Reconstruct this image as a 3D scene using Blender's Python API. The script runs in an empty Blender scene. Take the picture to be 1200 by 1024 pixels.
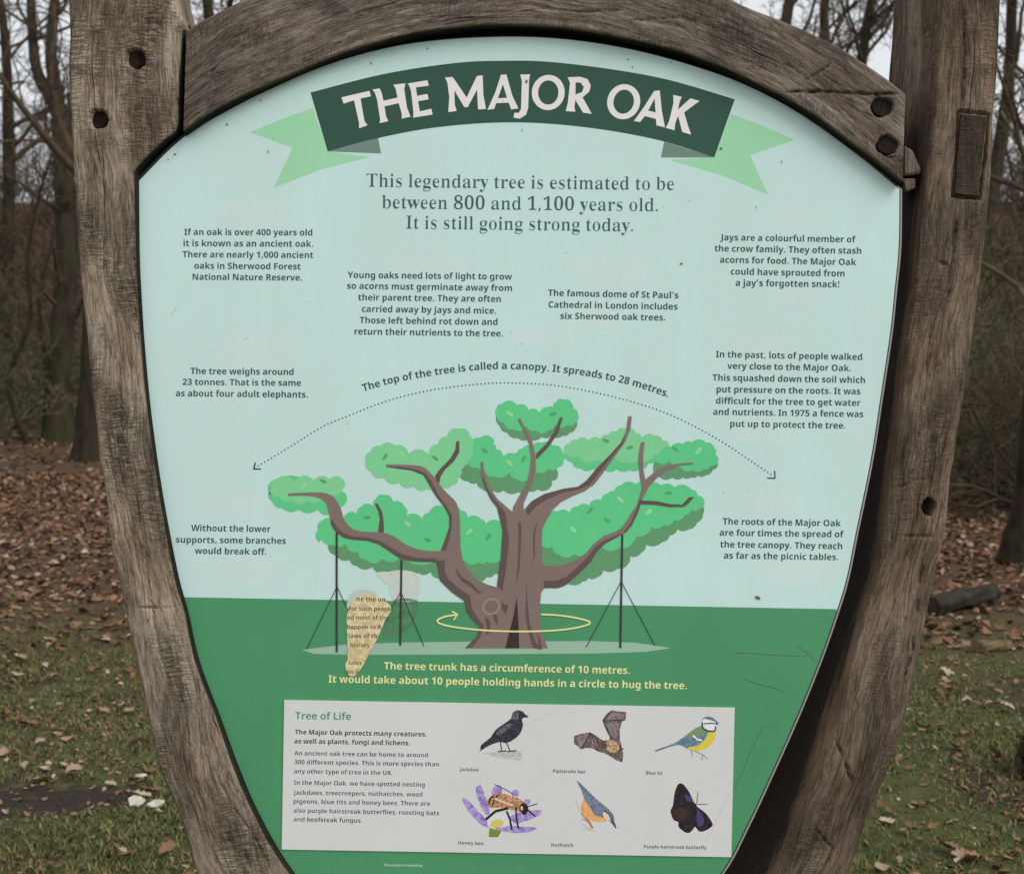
import bpy, math, random
import numpy as np
from mathutils import Vector, Matrix
from mathutils.geometry import tessellate_polygon

scene = bpy.context.scene
COL = scene.collection
rng = np.random.default_rng(7)
random.seed(7)
R = math.radians

# ------------------------------------------------------------------ camera
S = 0.00125            # metres per photograph pixel on the face of the panel
D = 2.0                # camera to panel face
PITCH = R(3.0)         # camera looks a little down, the sign leans back as much
CAMZ = 1.5
FPX = D / S            # focal length in photograph pixels
NRM = np.array([0.0, -math.cos(PITCH), math.sin(PITCH)])
UPV = np.array([0.0, math.sin(PITCH), math.cos(PITCH)])
CAM = np.array([0.0, -D * math.cos(PITCH), CAMZ])
ORG = CAM - NRM * D
cam_data = bpy.data.cameras.new('camera')
cam = bpy.data.objects.new('camera', cam_data)
COL.objects.link(cam)
cam.location = CAM
cam.rotation_euler = (R(90) - PITCH, 0, 0)
cam_data.sensor_width = 36
cam_data.lens = FPX / 1200 * 36
cam_data.clip_start = 0.05
cam_data.clip_end = 600
cam_data.dof.use_dof = True
cam_data.dof.focus_distance = D
cam_data.dof.aperture_fstop = 10.0
scene.camera = cam

# ------------------------------------------------------------------ sky, sun, exposure
world = bpy.data.worlds.new('World')
scene.world = world
world.use_nodes = True
wn, wl = world.node_tree.nodes, world.node_tree.links
sky_tex = wn.new('ShaderNodeTexSky')
sky_tex.sky_type = 'NISHITA'
sky_tex.sun_disc = False
SUN_EL, SUN_AZ = R(46), R(128)       # azimuth from +Y clockwise: behind the camera, a little to the right
sky_tex.sun_elevation = SUN_EL
sky_tex.sun_rotation = SUN_AZ
sky_tex.air_density = 1.0
sky_tex.dust_density = 6.0
hsv = wn.new('ShaderNodeHueSaturation')
hsv.inputs['Saturation'].default_value = 0.22
wl.new(sky_tex.outputs[0], hsv.inputs['Color'])
cloud_deck = wn.new('ShaderNodeMix')          # even grey cloud over the whole sky
cloud_deck.data_type = 'RGBA'
cloud_deck.inputs[0].default_value = 0.82
cloud_deck.inputs[7].default_value = (6.5, 6.75, 7.0, 1)
wl.new(hsv.outputs[0], cloud_deck.inputs[6])
wl.new(cloud_deck.outputs[2], wn['Background'].inputs['Color'])
wn['Background'].inputs['Strength'].default_value = 0.10
sun_data = bpy.data.lights.new('sun', 'SUN')
sun_data.energy = 1.25
sun_data.angle = R(35)
sun_data.color = (1.0, 0.985, 0.96)
sun = bpy.data.objects.new('sun', sun_data)
COL.objects.link(sun)
sd = Vector((math.sin(SUN_AZ) * math.cos(SUN_EL), math.cos(SUN_AZ) * math.cos(SUN_EL), math.sin(SUN_EL)))
sun.rotation_euler = sd.to_track_quat('Z', 'Y').to_euler()
sun.location = (3, -6, 8)
scene.view_settings.view_transform = 'Standard'
scene.view_settings.look = 'None'
scene.view_settings.exposure = 0.45
scene.view_settings.gamma = 1.0

# ------------------------------------------------------------------ helpers: places
def P(px, py, w=0.0):
    """point at distance w in front of the panel face that lies on the line of sight of a photograph pixel"""
    k = S * (D - w) / D
    return ORG + np.array([(px - 600) * k, 0, 0]) + UPV * ((512 - py) * k) + NRM * w

def ground_z(x, y):
    x = np.asarray(x, float); y = np.asarray(y, float)
    far = np.clip((y - 38) / 60, 0, 1)
    z = 13.0 * far * far * (3 - 2 * far)
    z = z + 0.03 * np.sin(x * 0.9 + 1) * np.sin(y * 0.7) + 0.02 * np.sin(x * 2.1 + y * 1.7)
    mud = np.exp(-(((x + 1.75) / 0.55) ** 2 + ((y - 2.65) / 0.16) ** 2))
    return z - 0.02 * mud

def G(px, py):
    """ground point under a photograph pixel"""
    d = P(px, py) - CAM
    t = CAMZ / -d[2]
    p = CAM + d * t
    p[2] = float(ground_z(p[0], p[1]))
    return p

def at(px, py, dist):
    """point on a photograph line of sight at a given forward distance"""
    d = P(px, py) - CAM
    d = d / d[1]
    return CAM + d * dist

def catmull(pts, n=8, closed=False):
    pts = [np.asarray(p, float) for p in pts]
    out = []
    m = len(pts)
    for i in range(m if closed else m - 1):
        if closed:
            p0, p1, p2, p3 = pts[i - 1], pts[i], pts[(i + 1) % m], pts[(i + 2) % m]
        else:
            p0, p1, p2, p3 = pts[max(i - 1, 0)], pts[i], pts[i + 1], pts[min(i + 2, m - 1)]
        for k in range(n):
            t = k / n
            out.append(0.5 * (2 * p1 + (p2 - p0) * t + (2 * p0 - 5 * p1 + 4 * p2 - p3) * t * t + (3 * p1 - p0 - 3 * p2 + p3) * t ** 3))
    if not closed:
        out.append(pts[-1])
    return np.array(out)

def hash2(ix, iy, seed):
    h = (ix.astype(np.int64) * 374761393 + iy.astype(np.int64) * 668265263 + seed * 974634777) & 0xFFFFFFFF
    h = ((h ^ (h >> 13)) * 1274126177) & 0xFFFFFFFF
    return ((h ^ (h >> 16)) & 0xFFFF) / 65535.0

def vnoise(x, y, seed=0):
    x = np.asarray(x, float); y = np.asarray(y, float)
    ix, iy = np.floor(x), np.floor(y)
    fx, fy = x - ix, y - iy
    fx = fx * fx * (3 - 2 * fx); fy = fy * fy * (3 - 2 * fy)
    a = hash2(ix, iy, seed); b = hash2(ix + 1, iy, seed); c = hash2(ix, iy + 1, seed); d = hash2(ix + 1, iy + 1, seed)
    return (a + (b - a) * fx) * (1 - fy) + (c + (d - c) * fx) * fy

def fbm(x, y, seed=0, oct=4):
    t, a, s = 0, 0.5, 0
    for i in range(oct):
        t = t + a * vnoise(x * 2 ** i, y * 2 ** i, seed + i * 17); s += a; a *= 0.5
    return t / s

# ------------------------------------------------------------------ helpers: objects
def tag(o, label=None, cat=None, group=None, kind=None):
    if label: o['label'] = label
    if cat: o['category'] = cat
    if group: o['group'] = group
    if kind: o['kind'] = kind
    return o

def empty(name, loc):
    o = bpy.data.objects.new(name, None)
    o.empty_display_size = 0.1
    COL.objects.link(o)
    o.location = Vector(loc)
    return o

def base_of(o):
    p = Vector((0, 0, 0))
    while o is not None:
        p += o.location; o = o.parent
    return np.array(p)

def mesh_obj(name, verts, faces, mat, parent=None, uv=None, smooth=False, tint=None):
    """world-space vertices; kept relative to the parent's place"""
    verts = np.asarray(verts, float)
    if parent is not None:
        verts = verts - base_of(parent)
    me = bpy.data.meshes.new(name)
    if isinstance(faces, np.ndarray):
        n, k = faces.shape
        me.vertices.add(len(verts)); me.vertices.foreach_set('co', verts.astype(np.float32).ravel())
        me.loops.add(n * k); me.loops.foreach_set('vertex_index', faces.astype(np.int32).ravel())
        me.polygons.add(n); me.polygons.foreach_set('loop_start', np.arange(0, n * k, k, dtype=np.int32))
        me.update(calc_edges=True)
    else:
        me.from_pydata([tuple(v) for v in verts], [], [tuple(f) for f in faces])
    if uv is not None:
        ul = me.uv_layers.new(name='UVMap')
        idx = np.empty(len(me.loops), dtype=np.int32); me.loops.foreach_get('vertex_index', idx)
        ul.data.foreach_set('uv', np.asarray(uv, np.float32)[idx].ravel())
    if tint is not None:
        ca = me.color_attributes.new('tint', 'FLOAT_COLOR', 'POINT')
        ca.data.foreach_set('color', np.asarray(tint, np.float32).ravel())
    if smooth:
        me.polygons.foreach_set('use_smooth', np.ones(len(me.polygons), dtype=bool))
    if mat is not None:
        me.materials.append(mat)
    o = bpy.data.objects.new(name, me)
    COL.objects.link(o)
    if parent is not None:
        o.parent = parent
    return o

def srgb(r, g, b, k=1.0):
    def f(c):
        c /= 255
        return min(0.92, (c / 12.92 if c <= 0.04045 else ((c + 0.055) / 1.055) ** 2.4) * k)
    return (f(r), f(g), f(b), 1.0)

class Nodes:
    def __init__(self, name):
        self.m = bpy.data.materials.new(name); self.m.use_nodes = True
        self.n, self.l = self.m.node_tree.nodes, self.m.node_tree.links
        self.b = self.n['Principled BSDF']
    def add(self, t, **kw):
        nd = self.n.new(t)
        for k, v in kw.items():
            if k in nd.inputs: nd.inputs[k].default_value = v
            else: setattr(nd, k, v)
        return nd
    def link(self, a, b): self.l.new(a, b)
    def mapping(self, src, scale):
        mp = self.add('ShaderNodeMapping'); mp.inputs['Scale'].default_value = scale
        self.link(src, mp.inputs['Vector']); return mp.outputs[0]
    def noise(self, vec, scale, detail=4, rough=0.5, dist=0.0):
        nd = self.add('ShaderNodeTexNoise', Scale=scale, Detail=detail, Roughness=rough, Distortion=dist)
        self.link(vec, nd.inputs['Vector']); return nd.outputs[0]
    def ramp(self, fac, stops):
        r = self.add('ShaderNodeValToRGB')
        e = r.color_ramp.elements
        while len(e) < len(stops): e.new(0.5)
        for q, (p, c) in zip(e, stops):
            q.position = p; q.color = c if len(c) == 4 else (*c, 1)
        self.link(fac, r.inputs[0]); return r.outputs[0]
    def mix(self, fac, a, b, mode='MIX'):
        m = self.add('ShaderNodeMix', data_type='RGBA', blend_type=mode)
        for sock, v in ((m.inputs[0], fac), (m.inputs[6], a), (m.inputs[7], b)):
            if isinstance(v, (int, float)): sock.default_value = v
            elif isinstance(v, tuple): sock.default_value = v if len(v) == 4 else (*v, 1)
            else: self.link(v, sock)
        return m.outputs[2]
    def math(self, op, a, b=0.5, c=0.0, clamp=False):
        m = self.add('ShaderNodeMath', operation=op, use_clamp=clamp)
        for i, v in enumerate((a, b, c)):
            if isinstance(v, (int, float)): m.inputs[i].default_value = v
            else: self.link(v, m.inputs[i])
        return m.outputs[0]
    def bump(self, h, strength, dist):
        b = self.add('ShaderNodeBump', Strength=strength, Distance=dist)
        self.link(h, b.inputs['Height']); self.link(b.outputs[0], self.b.inputs['Normal'])

W1 = (1, 1, 1); K0 = (0, 0, 0)

# ------------------------------------------------------------------ materials
def wood_mat(name, lo, mid, hi, cross=0.5, moss=0.15, shade_stain=None):
    q = Nodes(name)
    uv = q.add('ShaderNodeUVMap', uv_map='UVMap').outputs[0]
    warp = q.noise(q.mapping(uv, (9, 3.2, 1)), 1.0, 3, 0.5)
    wv = q.add('ShaderNodeVectorMath', operation='MULTIPLY_ADD')
    wcol = q.add('ShaderNodeCombineXYZ'); q.link(warp, wcol.inputs[0]); q.link(warp, wcol.inputs[1])
    q.link(wcol.outputs[0], wv.inputs[0]); wv.inputs[1].default_value = (0.05, 0.03, 0); q.link(uv, wv.inputs[2])
    uw = wv.outputs[0]
    fibre = q.noise(q.mapping(uw, (300, 36, 1)), 1.0, 8, 0.72)
    fleck = q.noise(q.mapping(uw, (520, 230, 1)), 1.0, 5, 0.75)
    streak = q.noise(q.mapping(uw, (60, 4, 1)), 1.0, 6, 0.65)
    tone = q.noise(q.mapping(uv, (9, 4.5, 1)), 1.0, 5, 0.6, 0.5)
    stain = q.noise(q.mapping(uv, (16, 8, 5)), 1.7, 6, 0.65, 0.8)
    saw = q.noise(q.mapping(uw, (48, 330, 1)), 1.0, 4, 0.65, 0.4)
    sawmask = q.ramp(q.noise(q.mapping(uv, (12, 6, 1)), 1.0, 3), [(0.44, K0), (0.74, W1)])
    sawline = q.math('MULTIPLY', q.ramp(saw, [(0.38, W1), (0.52, K0)]), sawmask)
    crack_n = q.noise(q.mapping(uw, (30, 1.1, 1)), 1.0, 3, 0.5)
    crack = q.ramp(q.math('ABSOLUTE', q.math('SUBTRACT', crack_n, 0.5)), [(0.0, W1), (0.008, K0)])
    crack = q.math('MULTIPLY', crack, q.ramp(q.noise(q.mapping(uv, (7, 3, 1)), 1.0, 3), [(0.52, K0), (0.62, W1)]))
    check_n = q.noise(q.mapping(uw, (85, 7, 1)), 1.0, 3, 0.5)
    check = q.ramp(q.math('ABSOLUTE', q.math('SUBTRACT', check_n, 0.5)), [(0.0, W1), (0.018, K0)])
    f = q.math('ADD', q.math('ADD', q.math('MULTIPLY', fibre, 0.46), q.math('MULTIPLY', fleck, 0.24)), q.math('MULTIPLY', streak, 0.30))
    f = q.math('ADD', f, q.math('MULTIPLY', q.math('SUBTRACT', tone, 0.5), 0.42))
    col = q.ramp(f, [(0.37, lo), (0.5, mid), (0.63, hi)])
    col = q.mix(q.math('MULTIPLY', q.ramp(stain, [(0.30, W1), (0.48, K0)]), 0.6), col, (*[c * 0.75 for c in lo[:3]], 1))
    mossn = q.ramp(q.noise(q.mapping(uv, (16, 9, 1)), 1.0, 6, 0.65), [(0.52, K0), (0.72, W1)])
    col = q.mix(q.math('MULTIPLY', mossn, moss), col, (0.075, 0.082, 0.03, 1))
    warm = q.noise(q.mapping(uv, (6, 2.4, 1)), 2.1, 4, 0.6)
    col = q.mix(q.math('MULTIPLY', q.ramp(warm, [(0.42, K0), (0.66, W1)]), 0.34), col, q.mix(1.0, col, (1.12, 0.90, 0.66, 1), 'MULTIPLY'))
    col = q.mix(q.math('MULTIPLY', q.ramp(warm, [(0.30, W1), (0.46, K0)]), 0.6), col, q.mix(1.0, col, (1.02, 1.04, 1.08, 1), 'MULTIPLY'))
    if shade_stain:  # vertex mask: staining at the edges, painted shade on the hidden sides
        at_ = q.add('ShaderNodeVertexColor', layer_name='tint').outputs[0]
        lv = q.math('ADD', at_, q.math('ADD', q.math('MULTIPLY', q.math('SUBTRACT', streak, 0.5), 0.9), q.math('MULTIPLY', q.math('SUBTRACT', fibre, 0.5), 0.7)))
        col = q.mix(q.math('MULTIPLY', q.ramp(lv, [(0.22, K0), (0.42, W1)]), 0.55), col, shade_stain[0])
        col = q.mix(q.ramp(lv, [(0.40, K0), (0.62, (0.94, 0.94, 0.94))]), col, shade_stain[1])  # near-black tone carries the shade of inner faces and underside
    dark = q.math('MAXIMUM', q.math('MULTIPLY', sawline, cross), q.math('MAXIMUM', crack, q.math('MULTIPLY', check, 0.28)), clamp=True)
    col = q.mix(q.math('MULTIPLY', dark, 0.8), col, (0.018, 0.013, 0.01, 1))
    q.link(col, q.b.inputs['Base Color'])
    q.b.inputs['Roughness'].default_value = 0.9
    q.b.inputs['Specular IOR Level'].default_value = 0.2
    h = q.math('SUBTRACT', q.math('MULTIPLY', f, 0.7), dark)
    q.bump(h, 1.0, 0.005)
    return q.m

M_OAK_L = wood_mat('oak_grey', (0.062, 0.046, 0.031), (0.235, 0.185, 0.133), (0.50, 0.42, 0.325), 0.8, 0.10, ((0.10, 0.10, 0.045, 1), (0.010, 0.010, 0.006, 1)))
M_OAK_B = wood_mat('oak_beam', (0.045, 0.034, 0.026), (0.178, 0.142, 0.112), (0.38, 0.315, 0.26), 0.6, 0.22, ((0.07, 0.075, 0.028, 1), (0.007, 0.007, 0.004, 1)))
M_OAK_R = wood_mat('oak_brown', (0.036, 0.025, 0.017), (0.142, 0.104, 0.074), (0.30, 0.234, 0.172), 0.4, 0.10, ((0.13, 0.075, 0.036, 1), (0.012, 0.008, 0.006, 1)))
M_CHIP = wood_mat('oak_broken', (0.06, 0.045, 0.034), (0.16, 0.125, 0.10), (0.30, 0.25, 0.2), 0.5, 0.15)
M_ALGAE_SHADE = wood_mat('oak_algae_gap_shade', (0.006, 0.006, 0.004), (0.012, 0.012, 0.007), (0.024, 0.025, 0.012), 0.2, 0.25)  # gap shade put into the colour, with some algae green
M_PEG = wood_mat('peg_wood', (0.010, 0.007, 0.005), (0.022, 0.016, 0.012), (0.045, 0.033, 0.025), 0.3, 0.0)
M_TENON = wood_mat('tenon_wood', (0.02, 0.014, 0.01), (0.05, 0.036, 0.026), (0.10, 0.075, 0.055), 0.9, 0.0)

PRINT_K = 1.33
_print = {}
def ink(name, r, g, b, rough=0.42, k=None):
    """weathered printed vinyl: flat colour with faint grime, runs and specks"""
    key = (name, r, g, b)
    if key in _print: return _print[key]
    q = Nodes('print_' + name)
    oc = q.add('ShaderNodeTexCoord').outputs['Object']
    c = srgb(r, g, b, k or PRINT_K)
    low = q.noise(q.mapping(oc, (5, 5, 2.2)), 1.0, 5, 0.6)
    runs = q.noise(q.mapping(oc, (60, 60, 3)), 1.0, 3, 0.5)
    fine = q.noise(oc, 420, 2, 0.6)
    g0 = q.math('ADD', q.math('MULTIPLY', low, 0.6), q.math('ADD', q.math('MULTIPLY', runs, 0.12), q.math('MULTIPLY', fine, 0.28)))
    fac = q.ramp(g0, [(0.3, (0.93, 0.928, 0.92)), (0.62, (1.02, 1.02, 1.02))])
    col = q.mix(1.0, c, fac, 'MULTIPLY')
    vor = q.add('ShaderNodeTexVoronoi', Scale=38.0, feature='F1'); q.link(oc, vor.inputs['Vector'])
    sp = q.ramp(vor.outputs['Distance'], [(0.035, W1), (0.075, K0)])
    rare = q.ramp(q.noise(oc, 9.0, 2), [(0.56, K0), (0.62, W1)])
    col = q.mix(q.math('MULTIPLY', q.math('MULTIPLY', sp, rare), 0.28), col, (0.07, 0.05, 0.035, 1))
    q.link(col, q.b.inputs['Base Color'])
    q.b.inputs['Specular IOR Level'].default_value = 0.18
    q.link(q.ramp(low, [(0.3, (rough - 0.08,) * 3), (0.7, (rough + 0.15,) * 3)]), q.b.inputs['Roughness'])
    _print[key] = q.m
    return q.m

def mottle(name, a, b, scale=260):
    """a print with a drawn texture of two tones"""
    if name in _print: return _print[name]
    q = Nodes('print_' + name)
    oc = q.add('ShaderNodeTexCoord').outputs['Object']
    n = q.noise(oc, scale, 4, 0.65)
    q.link(q.ramp(n, [(0.38, srgb(*a, PRINT_K)), (0.62, srgb(*b, PRINT_K))]), q.b.inputs['Base Color'])
    q.b.inputs['Roughness'].default_value = 0.5; q.b.inputs['Specular IOR Level'].default_value = 0.18
    _print[name] = q.m
    return q.m

def bark_mat(name, a, b, moss):
    q = Nodes(name)
    oc = q.add('ShaderNodeTexCoord').outputs['Object']
    n1 = q.noise(q.mapping(oc, (9, 9, 2)), 1.0, 6, 0.65)
    n2 = q.noise(oc, 1.6, 4, 0.6)
    col = q.ramp(n1, [(0.32, a), (0.68, b)])
    col = q.mix(q.ramp(n2, [(0.45, K0), (0.7, (moss,) * 3)]), col, (0.05, 0.055, 0.018, 1))
    q.link(col, q.b.inputs['Base Color'])
    q.b.inputs['Roughness'].default_value = 0.95
    q.b.inputs['Specular IOR Level'].default_value = 0.1
    q.bump(n1, 0.8, 0.03)
    return q.m

M_BARK = bark_mat('bark_grey', (0.022, 0.018, 0.013), (0.075, 0.060, 0.043), 0.6)
M_BARK2 = bark_mat('bark_dark', (0.016, 0.012, 0.009), (0.05, 0.038, 0.028), 0.35)
M_TWIG = bark_mat('twig_brown', (0.06, 0.043, 0.029), (0.14, 0.104, 0.07), 0.3)
M_TWIG2 = bark_mat('twig_green_grey', (0.075, 0.064, 0.038), (0.19, 0.166, 0.104), 0.5)
M_FAR = bark_mat('far_twig', (0.042, 0.030, 0.020), (0.10, 0.072, 0.048), 0.2)

def tint_mat(name, rough=0.8, trans=0.0):
    q = Nodes(name)
    at_ = q.add('ShaderNodeVertexColor', layer_name='tint').outputs[0]
    oc = q.add('ShaderNodeTexCoord').outputs['Object']
    n = q.noise(oc, 60.0, 3)
    q.link(q.mix(1.0, at_, q.ramp(n, [(0.3, (0.72, 0.72, 0.72)), (0.7, (1.15, 1.15, 1.15))]), 'MULTIPLY'), q.b.inputs['Base Color'])
    q.b.inputs['Roughness'].default_value = rough
    q.b.inputs['Specular IOR Level'].default_value = 0.25
    return q.m
M_LEAF = tint_mat('dead_leaf', 0.75)
M_GRASS = tint_mat('grass_blade', 0.7)

def ground_mat():
    q = Nodes('ground_soil')
    geo = q.add('ShaderNodeNewGeometry').outputs['Position']
    n1 = q.noise(geo, 1.3, 6, 0.6)
    n2 = q.noise(geo, 14.0, 6, 0.7)
    n3 = q.noise(geo, 55.0, 4, 0.7)
    sep = q.add('ShaderNodeSeparateXYZ'); q.link(geo, sep.inputs[0])
    soil = q.ramp(n2, [(0.3, (0.026, 0.018, 0.012)), (0.7, (0.075, 0.05, 0.034))])
    green = q.ramp(n2, [(0.3, (0.036, 0.044, 0.012)), (0.7, (0.10, 0.105, 0.034))])
    litter = q.ramp(n3, [(0.3, (0.036, 0.021, 0.012)), (0.52, (0.088, 0.052, 0.03)), (0.75, (0.16, 0.10, 0.062))])
    yy = q.math('ADD', sep.outputs[1], q.math('MULTIPLY', q.math('SUBTRACT', n1, 0.5), 3.2))
    to_litter = q.add('ShaderNodeMapRange'); to_litter.inputs[1].default_value = 4.4; to_litter.inputs[2].default_value = 7.0
    q.link(yy, to_litter.inputs[0])
    g = q.mix(q.ramp(n1, [(0.36, W1), (0.52, K0)]), green, soil)
    col = q.mix(to_litter.outputs[0], g, litter)
    mx = q.math('DIVIDE', q.math('ADD', sep.outputs[0], 1.75), 0.62); my = q.math('DIVIDE', q.math('SUBTRACT', sep.outputs[1], 2.65), 0.2)
    r2 = q.math('ADD', q.math('MULTIPLY', mx, mx), q.math('MULTIPLY', my, my))
    r2 = q.math('ADD', r2, q.math('MULTIPLY', q.math('SUBTRACT', n2, 0.5), 3.6))
    col = q.mix(q.ramp(r2, [(0.5, W1), (1.25, K0)]), col, q.ramp(n3, [(0.3, (0.022, 0.016, 0.013)), (0.7, (0.05, 0.037, 0.03))]))
    q.link(col, q.b.inputs['Base Color'])
    q.b.inputs['Roughness'].default_value = 0.95
    q.b.inputs['Specular IOR Level'].default_value = 0.15
    q.bump(q.math('ADD', n2, q.math('MULTIPLY', n3, 0.5)), 0.7, 0.03)
    return q.m
M_GROUND = ground_mat()

# ================================================================== the ground
xs = np.concatenate([np.linspace(-160, -12, 38), np.linspace(-11.7, 11.7, 160), np.linspace(12, 160, 38)])
ys = np.concatenate([np.linspace(-40, -3, 16), np.linspace(-2.8, 14, 140), np.linspace(14.4, 60, 80), np.linspace(62, 220, 40)])
gx, gy = np.meshgrid(xs, ys)
gz = ground_z(gx, gy) + 0.012 * (fbm(gx * 3, gy * 3, 5) - 0.5)
nx, ny = len(xs), len(ys)
ii = (np.arange(ny - 1)[:, None] * nx + np.arange(nx - 1)[None, :]).ravel()
ground = mesh_obj('ground', np.stack([gx.ravel(), gy.ravel(), gz.ravel()], 1), np.stack([ii, ii + 1, ii + nx + 1, ii + nx], 1), M_GROUND, smooth=True)
tag(ground, 'woodland floor of leaf litter and thin grass', 'ground', kind='structure')

# ================================================================== the sign
BASE = np.array([ORG[0], ORG[1] - 0.06, 0.0])
sign = empty('information_sign', BASE)
tag(sign, 'shield shaped oak framed information board about an old oak tree', 'information sign')

def interp_curve(pts):
    p = np.array(pts, float)
    ysm = p[:, 1]; xsm = p[:, 0]
    dense = catmull(p, 10)
    return lambda y: np.interp(y, dense[:, 1], dense[:, 0])

def seg_dist(px, py, a, b):
    ax, ay = a; bx, by = b
    dx, dy = bx - ax, by - ay
    t = np.clip(((px - ax) * dx + (py - ay) * dy) / (dx * dx + dy * dy + 1e-9), 0, 1)
    return np.hypot(px - ax - t * dx, py - ay - t * dy)

def carve(px, py, cracks=(), holes=(), boxes=()):
    """depth in metres to take off a face at photograph-pixel places: drying cracks, peg holes, joint lines"""
    d = np.zeros_like(px)
    for pts, wid, dep in cracks:
        wig = (fbm(px * 0.12, py * 0.12, 91) - 0.5) * 5
        gap = np.clip(fbm(px * 0.09, py * 0.09, 57) * 2.6 - 0.55, 0.12, 1.0)
        ends = np.clip(np.minimum(np.hypot(px - pts[0][0], py - pts[0][1]), np.hypot(px - pts[-1][0], py - pts[-1][1])) / 14, 0.25, 1)
        for a, b in zip(pts[:-1], pts[1:]):
            q = seg_dist(px + wig, py + wig * 0.6, a, b)
            d = np.maximum(d, dep * gap * ends * np.clip(1 - q / (wid * (0.6 + 0.5 * gap * ends)), 0, 1) ** 0.8)
    for cx, cy, rx, ry, dep in holes:
        q = np.hypot((px - cx) / rx, (py - cy) / ry) + (fbm(px * 0.2, py * 0.2, 33) - 0.5) * 0.35
        d = np.maximum(d, dep * np.clip((1.12 - q) / 0.2, 0, 1))
    for corners, wid, dep in boxes:
        c = list(corners) + [corners[0]]
        for a, b in zip(c[:-1], c[1:]):
            d = np.maximum(d, dep * np.clip(1 - seg_dist(px, py, a, b) / wid, 0, 1) ** 0.6)
    return d

def grid_faces(nr, nc, wrap=True):
    i, j = np.meshgrid(np.arange(nr - 1), np.arange(nc if wrap else nc - 1), indexing='ij')
    j2 = (j + 1) % nc
    return np.stack([(i * nc + j).ravel(), (i * nc + j2).ravel(), ((i + 1) * nc + j2).ravel(), ((i + 1) * nc + j).ravel()], 1)

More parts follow.
